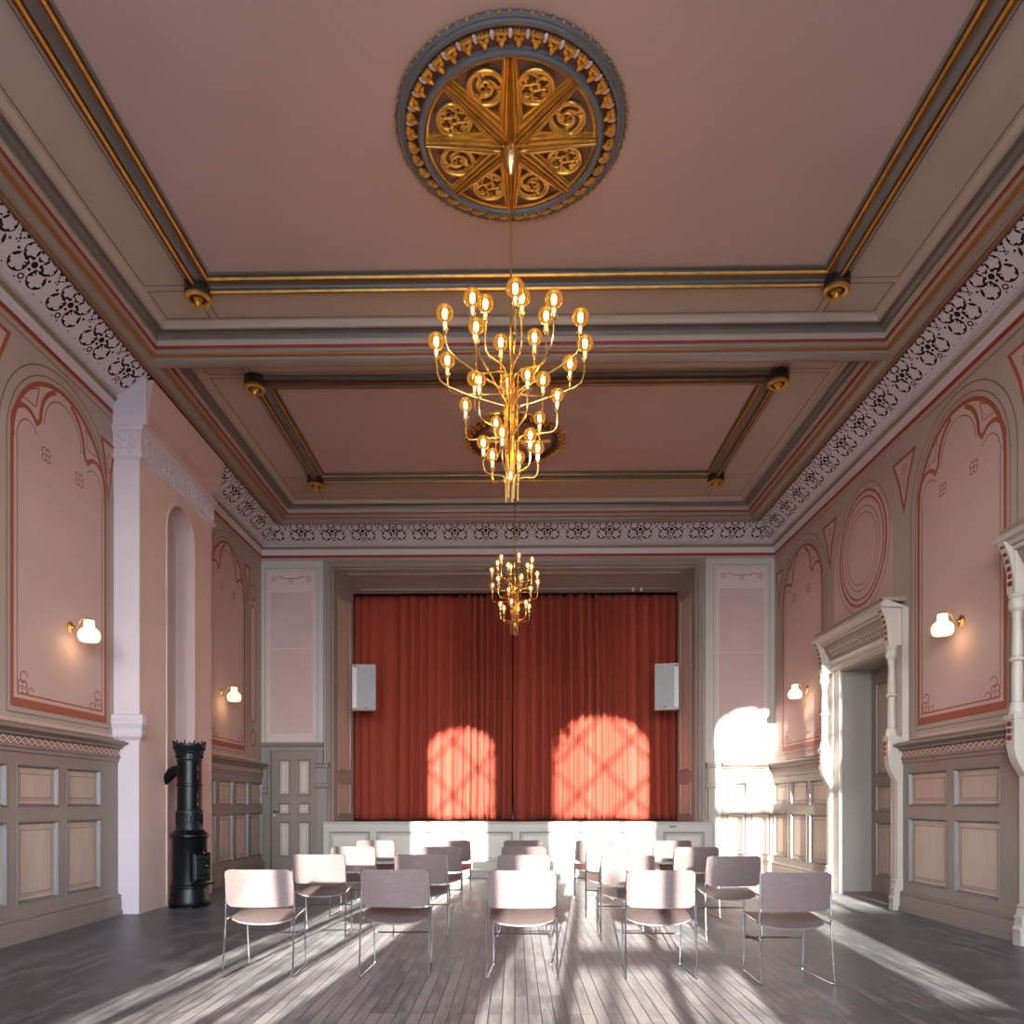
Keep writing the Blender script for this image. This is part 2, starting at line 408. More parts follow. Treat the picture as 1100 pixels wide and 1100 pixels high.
# ------------------------------------------------------------------ ceiling with two coffers in view
COF = [(-.67, 2.92), (2.96, 8.04), (8.08, 12.62)]
CX0, CX1 = XL+.53, XR-.53
ZE = CAMZ+4.79
b = MB(); b.box(XL-.5, XR+.5, YR-.3, YB+.3, ZC, ZC+.2, 'cream')
ceiling = struct(b.build('ceiling'), 'cream and pink coffered ceiling of the hall', 'ceiling')

def ring(b, x0, x1, y0, y1, prof, mats):
    loops = [[(x0+u, y0+u, z), (x1-u, y0+u, z), (x1-u, y1-u, z), (x0+u, y1-u, z)] for u, z in prof]
    b.loft(loops, mats, True)
# wall cornice with the slanted frieze bed
H = lambda h: CAMZ+h
b = MB()
profA = [(0, H(4.30)), (.003, H(4.30)), (.003, H(4.35)), (.004, H(4.35)), (.004, H(4.40)), (.012, H(4.40)), (.012, H(4.49)), (.03, H(4.495)), (.05, H(4.51)), (.055, H(4.53)), (.05, H(4.545)), (.035, H(4.55)), (.035, H(4.565)), (.075, H(4.57)),
         (.10, H(4.60)), (.41, H(4.83)), (.40, H(4.80)), (.452, H(4.775)), (.456, H(4.785)), (.475, H(4.77)), (.515, H(4.765)), (.52, H(4.755)), (.53, H(4.76)), (.53, H(4.79)), (.53, ZC)]
matA = ['wall', 'wall', 'red', 'red', 'frieze', 'frieze', 'frieze', 'olive', 'olive', 'greymould', 'greymould', 'frieze', 'frieze', 'frieze', 'void', 'brown', 'brown', 'greymould', 'greymould', 'ochre', 'greymould', 'greymould', 'greymould', 'greymould']  # near-black frieze bed: shade of the pierced hollows put into the colour
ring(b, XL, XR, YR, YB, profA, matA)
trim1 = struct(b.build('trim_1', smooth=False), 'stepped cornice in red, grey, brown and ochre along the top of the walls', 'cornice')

# pierced frieze plates, one unit of the scroll repeated
def hole(x, y):
    """positive where plaster is; one scroll unit centred on 0"""
    ax = abs(x); r0 = hypot(x, y-.03); a0 = atan2(y-.03, x)
    h = r0-.030
    h = min(h, max(abs(r0-.056)-.012, .5*.012-.030*abs(sin(3*a0))*.5+.004))
    for cx, cy, R_, ph in ((.118, -.048, .088, .5), (.112, .098, .070, 1.4)):
        d = hypot(ax-cx, y-cy); an = atan2(y-cy, ax-cx)
        leaf = R_*(.77+.13*cos(5*an+ph)+.06*cos(11*an))
        h = min(h, max(d-R_, leaf-d, .012-abs(an-2.6) if cy > 0 else -1, .050-r0))
        q = hypot(ax-cx, y-cy)-R_*.0
        if cy < 0: h = min(h, max(hypot(ax-.060, y+.020)-.020, -(hypot(ax-.064, y+.024)-.010)))
    d = hypot(x, y+.112); h = min(h, max(d-.030, .016+.006*cos(6*atan2(y+.112, x))-d))
    h = min(h, hypot(ax-.040, y-.148)-.014, hypot(ax-.036, y+.150)-.009, hypot(ax-.205, y+.140)-.008, hypot(ax-.022, y-.098)-.009)
    u = .26-ax; tri = max(u-.070+(.165-y)*.75, y-.158)
    h = min(h, max(tri, .026*(1+.3*cos(5*atan2(y-.128, u)))-hypot(u, y-.128), ))
    h = min(h, max(hypot(u, y-.062)-.020, .008-u))
    h = min(h, max(hypot(ax-.205, y-.030)-.013, -1))
    return h
UW, UH = .52, .352
unit = march(hole, -UW/2, UW/2, -UH/2, UH/2, 88, 60)
def frieze(name_label, length, T, s0, parent):
    n = max(1, round(length/UW)); sc = length/n/UW
    b = MB(T)
    for q in range(n):
        cx = s0+(q+.5)*length/n
        for p in unit: b.face([(cx+x*sc, y, 0) for x, y in p], 'frieze')
    return b.build('pierced_frieze', parent, fix=False, label=name_label)
A = Vector((.10, H(4.60))); Bq = Vector((.41, H(4.83))); dv = (Bq-A); SL = dv.length; dv.normalize(); nv = Vector((dv.y, -dv.x))*.022
mid = (A+Bq)/2
def slope(t, d=0):
    q = mid+dv*(t*SL/UH)+nv
    return q.x, q.y
def TfL(s, t, d): o, z = slope(t); return (XL+o, s, z)
def TfR(s, t, d): o, z = slope(t); return (XR-o, s, z)
def TfB(s, t, d): o, z = slope(t); return (s, YB-o, z)
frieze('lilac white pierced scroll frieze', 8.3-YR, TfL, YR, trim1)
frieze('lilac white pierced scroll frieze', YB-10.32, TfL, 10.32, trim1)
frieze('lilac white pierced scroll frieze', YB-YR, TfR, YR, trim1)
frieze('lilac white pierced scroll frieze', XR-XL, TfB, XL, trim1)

# coffer edge mouldings
profB = [(0, ZE), (0, H(4.78)), (.05, H(4.79)), (.055, H(4.815)), (.10, H(4.815)), (.105, H(4.83)), (.125, H(4.84)), (.13, H(4.855)), (.12, H(4.87)), (.125, H(4.895)), (.135, H(4.895)), (.14, H(4.93)), (.14, H(4.95)), (.155, H(4.955)), (.165, H(4.985)), (.20, H(5.005)), (.25, H(5.005)), (.262, H(4.985)), (.29, H(4.985)), (.30, H(5.02)), (.32, ZC)]
matB = ['greymould', 'greymould', 'greymould', 'ochre', 'ochre', 'greymould', 'greymould', 'greymould', 'red', 'red', 'cream', 'cream', 'greymould', 'darkcove', 'darkcove', 'darkcove', 'darkcove', 'cream', 'cream', 'cream']
b = MB()
for y0, y1 in COF: ring(b, CX0, CX1, y0, y1, profB, matB)
for y0, y1 in ((YR+.53, COF[0][0]), (COF[0][1], COF[1][0]), (COF[1][1], COF[2][0])): b.box(CX0-.02, CX1+.02, y0, y1, H(4.781), ZC, 'greymould')
trim2 = struct(b.build('trim_2', smooth=False), 'cross beams and edge mouldings around the sunken ceiling fields', 'beam')

# gilded rod frames with corner bosses and pink field
FR = [(-3.13, 3.13, 3.9, 7.24, 'near'), (-3.13, 3.13, 8.72, 11.52, 'far')]
def rod_frame(x0, x1, y0, y1, num, lab):
    b = MB(TC)
    prof = [(0, 0), (0, .05), (.02, .075), (.05, .085), (.065, .07), (.068, .045), (.085, .03), (.13, .02), (.165, .035), (.172, .055), (.195, .06), (.21, .045), (.215, .02), (.235, .012), (.24, 0)]
    mats = ['darkcove', 'bossdark', 'golddeep', 'gold', 'bossdark', 'darkcove', 'darkcove', 'darkcove', 'darkcove', 'golddeep', 'gold', 'bossdark', 'darkcove', 'olive']
    b.loft([[(x0+u, y0+u, d), (x1-u, y0+u, d), (x1-u, y1-u, d), (x0+u, y1-u, d)] for u, d in prof], mats, True)
    o = b.build('trim_%d' % num, smooth=True, angle=50); struct(o, lab, 'moulding')
    f = MB(TC); f.box(x0+.2, x1-.2, y0+.2, y1-.2, -.001, .004, 'ceilpink'); f.build('pink_field', o)
    for x, y in ((x0+.05, y0+.05), (x1-.05, y0+.05), (x1-.05, y1-.05), (x0+.05, y1-.05)):
        g = MB(); g.lathe((x, y, ZC), [(.125, 0), (.125, -.10), (.11, -.12), (.085, -.13)], 'bossdark', 20)
        q = g.build('corner_boss', o, smooth=True)
        g = MB(); g.lathe((x, y, ZC-.125), [(.118, .01), (.122, -.012), (.105, -.03), (.082, -.022), (.078, .0)], 'gold', 20)
        g.lathe((x, y, ZC-.13), [(.045, 0), (.045, -.015), (.022, -.03), (.03, -.045), (.024, -.065), (.004, -.085)], 'gold', 12)
        g.build('gilded_ring', q, smooth=True)
    # thin painted lines on the cream border
    l = MB(TC)
    return o
t3 = rod_frame(*FR[0][:4], 3, 'gilded rod frame around the near pink ceiling field')
t4 = rod_frame(*FR[1][:4], 4, 'gilded rod frame around the far pink ceiling field')
l = MB(TC)
def rl(x0, x1, y0, y1, w=.012): l.ribbon([(x0, y0), (x1, y0), (x1, y1), (x0, y1)], w, .002, 'creamline', True)
for (c0, c1), (fx0, fx1, fy0, fy1, _) in zip(COF[1:], FR):
    ex0, ex1, ey0, ey1 = CX0+.36, CX1-.36, c0+.36, c1-.36
    g = .055
    rl(ex0, fx0-g, fy0+.05, fy1-.05); rl(fx1+g, ex1, fy0+.05, fy1-.05)
    rl(fx0+.05, fx1-.05, ey0, fy0-g); rl(fx0+.05, fx1-.05, fy1+g, ey1)
    for xa, xb in ((ex0, fx0-.03), (fx1+.03, ex1)):
        for ya, yb in ((ey0, fy0-.03), (fy1+.03, ey1)): rl(xa, xb, ya, yb)
l.build('painted_lines', ceiling, fix=False)

# ------------------------------------------------------------------ medallions
def tracery(kind):
    """plaster function of the round tracery; x radial, y tangential"""
    def f(x, y):
        dx, dy = x-.452, y; r = hypot(dx, dy); a = atan2(dy, dx)
        s = .129-r
        if kind == 0:
            s = min(s, r-.016)
            for k in range(4):
                t = k*pi/2+pi/4; cx, cy = .064*cos(t), .064*sin(t)
                for q in range(3):
                    u = t+q*2*pi/3; s = min(s, hypot(dx-cx-.019*cos(u), dy-cy-.019*sin(u))-.0168)
                t += pi/4; s = min(s, hypot(dx-.090*cos(t), dy-.090*sin(t))-.011)
        else:
            for q in range(3):
                u = q*2*pi/3+.5; s = min(s, hypot(dx-.019*cos(u), dy-.019*sin(u))-.0145)
            u = ((a/(2*pi/3)) % 1)
            rc = .066+.034*u; wd = .019*sqrt(max(0, min(1, (u-.02)*6)))*(1-.35*u) if u < .86 else 0
            s = min(s, abs(r-rc)-wd if wd > 0 else (u-.86)*.2)
        return s
    return f
def spin(o, n):
    for k in range(1, n):
        c = o.copy(); COL.objects.link(c); c.rotation_euler = (0, 0, 2*pi*k/n)
def medallion(cx, cy, R, label, detailed, parentcat='ceiling rose'):
    root = empty('ceiling_medallion', (cx, cy, ZC)); tag(root, label, parentcat)
    s = R/.88
    def P(mb): return mb
    T = lambda x, y, d: (x*s, y*s, -d*s)
    # stepped outer rings (slope down towards the middle)
    b = MB(T); N = 96
    def lat(b, prof, m, n=N):
        b.loft([[(r*cos(2*pi*j/n), r*sin(2*pi*j/n), d) for j in range(n)] for r, d in prof], m, True)
    if detailed:
        lat(b, [(.865, 0), (.868, .02), (.85, .035), (.835, .03), (.825, .04), (.80, .042), (.79, .03)], 'bluegrey'); b.build('outer_ring', root, smooth=True)
        b = MB(T); lat(b, [(.80, .025), (.66, .085)], 'redbrown'); b.build('leaf_bed', root, smooth=True)
        b = MB(T); lat(b, [(.70, .07), (.70, .105), (.685, .115), (.66, .11), (.65, .09)], 'bluegrey'); b.build('inner_ring', root, smooth=True)
        b = MB(T); b.face([(.66*cos(2*pi*j/48), .66*sin(2*pi*j/48), .055) for j in range(48)], mat('medallion_ground', '8C6A66', .7)); b.build('star_ground', root)
        bd = MB(T); bd.ball((.872, 0, .02), .0125, 'gold', 1, 1, 1.4, 6); spin(bd.build('rim_bead', root, smooth=True), 76)
        n = 40
        lf = MB(T)
        for k in range(1):
            t = pi/n; u = (cos(t), sin(t)); v = (-sin(t), cos(t))
            def at(r, w, d): return (u[0]*r+v[0]*w, u[1]*r+v[1]*w, d)
            for r, w, rad, dd in ((.772, -.026, .021, .058), (.772, .026, .021, .058), (.778, 0, .020, .062), (.748, -.020, .018, .070), (.748, .020, .018, .070), (.735, 0, .022, .084), (.715, 0, .013, .090)):
                lf.ball(at(r, w, dd), rad, 'gold', 1, 1, .9, 6)
        spin(lf.build('gilded_leaf', root, smooth=True), n)
        # lilac trefoils between leaves
        tr = MB(T)
        tr.ball((.758, 0, .05), .024, 'lilac', 1.5, .8, .5, 8)
        spin(tr.build('pale_bud', root), n)
        # star: eight V-shaped folds of ribbed moulding, one between each pair of ray axes
        half = pi/8
        sec = [(0, .030), (.004, .055), (.010, .060), (.014, .040), (.024, .036), (.029, .058), (.037, .058), (.041, .030), (.054, .024), (.060, .040), (.070, .040), (.074, .018), (.088, .012), (.092, -.03)]
        for k in range(8):
            t = pi/2+pi/8+k*pi/4; u = (cos(t), sin(t)); v = (-sin(t), cos(t)); fo = MB(T); loops = []
            for e, h in sec:
                ra = max(e/sin(half), .05); row = []
                side = []
                for i in range(9):
                    r = .648+(ra-.648)*i/8
                    ee = e*(1-.50*max(0, (r-.22)/.43))
                    an = half-math.asin(min(.9999*sin(half), ee/r)) if i < 8 else 0
                    if e == 0: an = half
                    side.append((r, an))
                row = side+[(r, -an) for r, an in side[::-1]]
                loops.append([(u[0]*r*cos(an)+v[0]*r*sin(an), u[1]*r*cos(an)+v[1]*r*sin(an), .058+h+.05*max(0, 1-r/.6)**2+.012*sin(pi*min(1, r/.65))) for r, an in row])
            fo.loft(loops, 'gold', False); fo.build('star_fold', root, smooth=True, angle=20)
            f = tracery(k % 2)
            pol = march(f, .315, .59, -.134, .134, 90, 90)
            tb = MB(T)
            for p in pol: tb.face([(u[0]*x+v[0]*y, u[1]*x+v[1]*y, .074) for x, y in p], 'gold')
            ob = tb.build('tracery_panel', root, fix=False)
            md = ob.modifiers.new('thick', 'SOLIDIFY'); md.thickness = .018; md.offset = 0
            rg = MB(T)
            def ringt(cx, cy, R_, w, d): rg.tube([(u[0]*(cx+R_*cos(q))+v[0]*(cy+R_*sin(q)), u[1]*(cx+R_*cos(q))+v[1]*(cy+R_*sin(q)), d) for q in [2*pi*i/28 for i in range(29)]], w, 'gold', 6, caps=False)
            ringt(.452, 0, .129, .011, .086)
            if k % 2 == 0:
                ringt(.452, 0, .026, .005, .086)
                for q in range(4): a = q*pi/2+pi/4; ringt(.452+.066*cos(a), .066*sin(a), .042, .0045, .087)
            else: ringt(.452, 0, .046, .006, .087)
            rg.build('tracery_ring', ob, smooth=True)
        rim = MB(T); lat(rim, [(.622, .07), (.624, .088), (.636, .094), (.648, .088), (.652, .06)], 'gold'); rim.build('gilded_rim', root, smooth=True)
        cpn = MB(T); cpn.lathe((0, 0, .0), [(.10, .06), (.10, .12), (.07, .15), (.04, .16)], 'golddeep', 16); cpn.build('centre_hub', root, smooth=True)
    else:
        lat(b, [(.80, 0), (.80, .05), (.76, .07), (.72, .06)], 'redbrown'); lat(b, [(.72, .06), (.70, .075), (.66, .06), (.64, .03)], 'bossdark')
        b.build('outer_ring', root, smooth=True)
        b = MB(T); b.face([(.66*cos(2*pi*j/48), .66*sin(2*pi*j/48), .035) for j in range(48)], mat('medallion_ground', '8C6A66', .7)); b.build('star_ground', root)
        lf = MB(T); n = 36
        for k in range(1):
            t = 0
            for r, w, rad, dd in ((.85, 0, .030, .03), (.80, -.03, .026, .05), (.80, .03, .026, .05), (.765, 0, .026, .075)):
                lf.ball((r*cos(t)-w*sin(t), r*sin(t)+w*cos(t), dd), rad, 'gold', 1, 1, .9, 6)
        spin(lf.build('gilded_leaf', root, smooth=True), n)
        ry = MB(T)
        for k in range(8):
            t = k*pi/4; u = (cos(t), sin(t)); v = (-sin(t), cos(t))
            ry.loft([[(u[0]*r+v[0]*w, u[1]*r+v[1]*w, d) for r, w, d in ((.08, -.02, .04), (.08, 0, .08), (.08, .02, .04))], [(u[0]*r+v[0]*w, u[1]*r+v[1]*w, d) for r, w, d in ((.60, -.05, .04), (.60, 0, .06), (.60, .05, .04))]], 'gold', False)
        ry.build('star_rays', root)
    return root
medallion(-.03, 5.57, .865, 'large gilded ceiling medallion with eight-rayed star and blue grey rim above the nearer chandelier', True)
medallion(-.0, 10.30, .72, 'smaller dark ceiling medallion with gilded leaf rim seen behind the nearer chandelier', False)

# ================================================================== PAINTED WALL DECORATION
def arc(cx, cz, r, t0, t1, n, rz=None):
    rz = rz or r
    return [(cx+r*cos(t0+(t1-t0)*i/n), cz+rz*sin(t0+(t1-t0)*i/n)) for i in range(n+1)]
def arch_outline(cx, w, zb, sp, rise=None, n=24):
    return [(cx-w, zb)]+arc(cx, sp, w, pi, 0, n, rise or w)+[(cx+w, zb)]
def fleuron(b, s, z, k, m='sten', d=.006):
    for a in range(4):
        t = pi/4+a*pi/2
        b.ribbon(arc(s+k*.6*cos(t), z+k*.6*sin(t), k*.42, t-2.2, t+2.2, 8), k*.16, d, m)
    b.ribbon(arc(s, z, k*.2, 0, 2*pi, 8), k*.14, d, m)
def arch_panel(T, s0, s1, parent, lean=0):
    """stencilled arch with trefoil head"""
    cx, w = (s0+s1)/2, (s1-s0)/2; zb = H(.90); sp = H(3.28); rise = .79; k = w/.765
    b = MB(T)
    b.poly(arch_outline(cx, w, zb, sp, rise), .004, 'pink')
    b.ribbon(arch_outline(cx, w, zb, sp, rise), .045, .006, 'sten', True)
    b.ribbon([(cx-w, zb+.02), (cx+w, zb+.02)], .075, .0065, 'sten')
    # trefoil: side lobes and head lobe
    cuz = H(3.62)
    for sg in (-1, 1):
        side = arc(cx+sg*w*.74, H(3.38), w*.27, (pi if sg < 0 else 0), (pi/4 if sg < 0 else pi*3/4), 10, .27)
        side[0] = (cx+sg*(w-.01), H(3.30))
        b.ribbon(side+[(cx+sg*w*.48, cuz)], .045, .0065, 'sten')
        head = arc(cx, H(3.64), w*.47, (pi+.1 if sg < 0 else -.1), pi/2+(-.35 if sg > 0 else .35), 12, .40)
        b.ribbon([(cx+sg*w*.48, cuz)]+head[1:], .045, .0065, 'sten')
        # spandrel eye
        tri = [(cx+sg*w*.82, H(3.72)), (cx+sg*w*.56, H(3.72)), (cx+sg*w*.50, H(3.92)), (cx+sg*w*.66, H(3.85))]
        b.ribbon(tri, .012, .0065, 'sten', True)
        # inner thin outline
        i1 = [(cx+sg*(w-.07), zb+.10), (cx+sg*(w-.07), H(3.28))]+arc(cx+sg*w*.70, H(3.30), w*.22, (pi if sg < 0 else 0), (pi/4 if sg < 0 else pi*3/4), 8, .24)
        b.ribbon(i1, .012, .0065, 'line')
        fleuron(b, cx+sg*w*.36, H(3.34), .075*k)
        # bottom corner scrolls
        zc = zb+.16; sc_ = cx+sg*(w-.14)
        fleuron(b, sc_, zc, .075*k); b.ribbon(arc(sc_-sg*.02, zc+.10, .05*k, 0, 2*pi*.8, 10), .011, .0065, 'sten'); b.ribbon(arc(sc_-sg*.12*k, zc-.03, .04*k, 0, 2*pi*.8, 10), .011, .0065, 'sten')
    b.ribbon(arc(cx, H(3.62), w*.40, pi, 0, 18, .34), .012, .0065, 'line')
    b.ribbon([(cx-w+.07, zb+.10), (cx+w-.07, zb+.10)], .016, .0065, 'sten')
    # outer lines
    b.ribbon(arch_outline(cx, w+.07, zb-.075, sp, rise+.07), .012, .005, 'line', True)
    b.ribbon(arch_outline(cx, w+.17, zb-.17, sp, rise+.16), .014, .005, 'line', True)
    return b.build('painted_arch_panel', parent, fix=False)
def spandrel(T, s, z, w, h, parent, flip=1):
    """downward-pointing stencilled triangle between arches"""
    b = MB(T)
    tri = [(s-w, z), (s+w, z)]+[(s+w*.42, z-h*.45), (s, z-h), (s-w*.42, z-h*.45)]
    b.poly(tri, .004, 'pink'); b.ribbon(tri, .04, .006, 'sten', True)
    fleuron(b, s, z-h*.22, w*.26); b.ribbon([(s, z-h*.35), (s, z-h*.62)], .012, .006, 'sten')
    return b.build('painted_spandrel', parent, fix=False)
def strip(T, s0, s1, parent, zb=H(.70), zt=H(4.22)):
    b = MB(T); b.poly([(s0, zb-.02), (s1, zb-.02), (s1, zb+.07), (s0, zb+.07)], .0035, 'pink')
    b.ribbon([(s0, H(4.28)), (s1, H(4.28))], .012, .005, 'line')
    return b.build('painted_strip', parent, fix=False)
# left wall
arch_panel(TL, 6.58, 8.10, wall_left); arch_panel(TL, 4.50, 6.02, wall_left)
spandrel(TL, 8.16, H(3.98), .13, .62, wall_left); spandrel(TL, 6.30, H(4.18), .24, .70, wall_left)
arch_panel(TL, 10.90, 12.30, wall_left); spandrel(TL, 12.44, H(3.98), .13, .62, wall_left)
strip(TL, YR, 8.3, wall_left); strip(TL, 10.3, YB, wall_left)
b = MB(TL)
sx0, sx1 = 12.56, 12.86; cx = (sx0+sx1)/2; r = .13
b.ribbon(arc(cx, H(3.62), r, 0, 2*pi, 20)[:-1], .03, .006, 'sten', True); b.ribbon(arc(cx, H(1.12), r, 0, 2*pi, 20)[:-1], .03, .006, 'sten', True)
pill = arc(cx, H(3.26), r, 0, pi, 12)+arc(cx, H(1.52), r, pi, 2*pi, 12)
b.poly(pill, .004, 'pink'); b.ribbon(pill, .03, .006, 'sten', True); b.build('painted_pill_panel', wall_left, fix=False)
# right wall
arch_panel(TR, 7.0, 8.48, wall_right); arch_panel(TR, 4.9, 6.4, wall_right); arch_panel(TR, 11.12, 12.72, wall_right)
spandrel(TR, 6.70, H(4.12), .24, .66, wall_right); spandrel(TR, 8.80, H(4.05), .24, .62, wall_right); spandrel(TR, 10.86, H(4.05), .22, .62, wall_right); spandrel(TR, 12.90, H(3.98), .14, .60, wall_right)
strip(TR, YR, 8.5, wall_right); strip(TR, 10.75, YB, wall_right)
b = MB(TR); cz = H(3.34); cs = 9.86
b.poly([(9.06, H(1.9)), (10.70, H(1.9)), (10.70, H(3.30)), (10.60, H(3.62)), (10.30, H(4.0)), (9.88, H(4.14)), (9.46, H(4.0)), (9.16, H(3.62)), (9.06, H(3.30))], .0035, 'pink'); b.poly(arc(cs, cz, .64, 0, 2*pi, 40, .72)[:-1], .005, 'pink')
for rr, ww, mm in ((.65, .035, 'sten'), (.58, .025, 'sten'), (.48, .012, 'line'), (.41, .012, 'line'), (.74, .012, 'line')): b.ribbon(arc(cs, cz, rr, 0, 2*pi, 48, rr*1.13)[:-1], ww, .006, mm, True)
b.ribbon([(8.42, H(.9)), (8.42, H(3.3))], .012, .005, 'line'); b.ribbon([(8.50, H(2.45)), (8.50, H(3.4))], .012, .005, 'line')
b.ribbon([(10.80, H(1.9)), (10.80, H(3.5))], .012, .005, 'line')
b.build('painted_roundel', wall_right, fix=False)
# far wall side panels
def back_panel(s0, s1, z0, z1, zl):
    b = MB(TB)
    b.poly([(s0, z0), (s1, z0), (s1, z1), (s0, z1)], .004, 'palepink')
    b.ribbon([(s0, z0), (s1, z0), (s1, z1), (s0, z1)], .015, .006, 'lilac', True)
    b.poly([(s0+.03, z0+.12), (s1-.03, z0+.12), (s1-.03, zl), (s0+.03, zl)], .006, mat('back_panel_field', 'CDB3B1', .75, noise=.04, nscale=2))
    b.ribbon([(s0+.03, z0+(zl-z0)*.62), (s1-.03, z0+(zl-z0)*.62)], .02, .008, 'palepink')
    w = s1-s0
    for sg, s in ((1, s0), (-1, s1)):
        fleuron(b, s+sg*.10, z1-.12, .05); b.ribbon([(s+sg*.16, z1-.085), (s+sg*.26, z1-.08)], .012, .008, 'sten')
    fleuron(b, (s0+s1)/2, z1-.15, .05); b.ribbon([((s0+s1)/2-.17, z1-.11), ((s0+s1)/2+.17, z1-.11)], .012, .008, 'sten')
    b.ribbon([(s0-.07, z0-.07), (s1+.07, z0-.07), (s1+.07, z1+.07), (s0-.07, z1+.07)], .01, .005, 'greymould', True)
    return b.build('painted_panel', wall_back, fix=False)
back_panel(-4.37, -3.56, 2.36, H(4.10), H(3.74)); back_panel(3.56, 4.40, 2.05, H(4.12), H(3.78))

# ================================================================== WAINSCOT
def wainscot(T, s0, s1, cols, num, label, ends=(True, True), pitch=None, cap=True):
    """cols: list of (a, b) panel openings along s"""
    b = MB(T); D = .045; R1, R2 = (.33, 1.08), (1.21, 1.60)
    b.box(s0, s1, .20, R1[0], 0, D, 'wains'); b.box(s0, s1, R1[1], R2[0], 0, D, 'wains'); b.box(s0, s1, R2[1], 1.74, 0, D, 'wains')
    edges = [s0]+[e for c in cols for e in c]+[s1]
    for i in range(0, len(edges), 2):
        for r in (R1, R2): b.box(edges[i], edges[i+1], r[0], r[1], 0, D, 'wains')
    b.profile(s0, s1, [(0, 0), (0, .10), (.05, .10), (.055, .085), (.17, .085), (.19, .075), (.20, .085), (.215, .085), (.235, .05), (.24, .045)], 'wains')
    # capping
    if cap:
        b.profile(s0, s1, [(1.70, .045), (1.71, .06), (1.74, .06), (1.75, .075), (1.77, .078), (1.775, .065)], 'wains')
        b.profile(s0, s1, [(1.77, 0), (1.775, .062), (1.845, .062), (1.85, .07)], ['wains', 'latticered', 'wains'])
        b.profile(s0, s1, [(1.845, 0), (1.85, .085), (1.86, .10), (1.875, .10), (1.885, .12), (1.90, .15), (1.905, .165), (1.925, .17), (1.93, .15), (1.95, .11), (1.955, 0)], 'wains')
    root = b.build('trim_%d' % num); struct(root, label, 'wainscot')
    if cap:
        l = MB(T); p = .095; n = int((s1-s0)/p); p = (s1-s0)/n
        for k in range(n):
            a = s0+k*p
            for q in (0, .5):
                l.box(a+q*p-.002, a+q*p+.002, 1.776, 1.782, .062, .0635, 'lattice')
            l.ribbon([(a, 1.778), (a+p, 1.842)], .014, .066, 'lattice'); l.ribbon([(a, 1.842), (a+p, 1.778)], .014, .0662, 'lattice')
            l.ribbon([(a+p*.5, 1.778), (a+p*1.0, 1.810)], .007, .0655, 'lattice'); l.ribbon([(a, 1.81), (a+p*.5, 1.842)], .007, .0655, 'lattice')
        l.build('lattice_band', root, fix=False)
    for a, c in cols:
        for r in (R1, R2):
            p = MB(T)
            p.rect_loft(a, c, r[0], r[1], [(0, D+.002), (.005, D+.008), (.014, D+.007), (.018, D-.006), (.027, .016), (.031, .012), (.056, .012), (.070, .020)], ['bevel', 'bevel', 'bevel', 'bevel', 'wains', 'wpanel', 'wpanel'])
            p.f.pop(); p.m.pop()
            i = .070; p.poly([(a+i, r[0]+i), (c-i, r[0]+i), (c-i, r[1]-i), (a+i, r[1]-i)], .020, 'wpanel')
            j = .085; p.ribbon([(a+j, r[0]+j), (c-j, r[0]+j), (c-j, r[1]-j), (a+j, r[1]-j)], .009, .0212, 'line', True)
            p.build('panel', root, fix=False)
    return root
def cols(s0, s1, n, gap=.10, end=.10):
    w = (s1-s0-2*end-(n-1)*gap)/n
    return [(s0+end+k*(w+gap), s0+end+k*(w+gap)+w) for k in range(n)]
c = [(5.10, 5.72), (5.84, 6.46), (6.58, 7.20), (7.32, 7.94)]
wainscot(TL, 3.5, 8.3, c, 5, 'grey brown panelled wainscot along the left wall in front of the chimney breast')
wainscot(TL, 10.3, YB, cols(10.35, YB, 4), 6, 'grey brown panelled wainscot on the left wall behind the stove')
wainscot(TR, 6.66, 8.76, [(7.0, 7.74), (7.86, 8.62)], 7, 'grey brown panelled wainscot on the right wall between the two door surrounds')
wainscot(TR, 10.66, YB, cols(10.72, YB, 3), 8, 'sunlit panelled wainscot in the far right corner', )
wainscot(TB, 3.62, XR, [(3.72, 4.06), (4.14, 4.48)], 9, 'sunlit panelled wainscot on the far wall right of the stage')

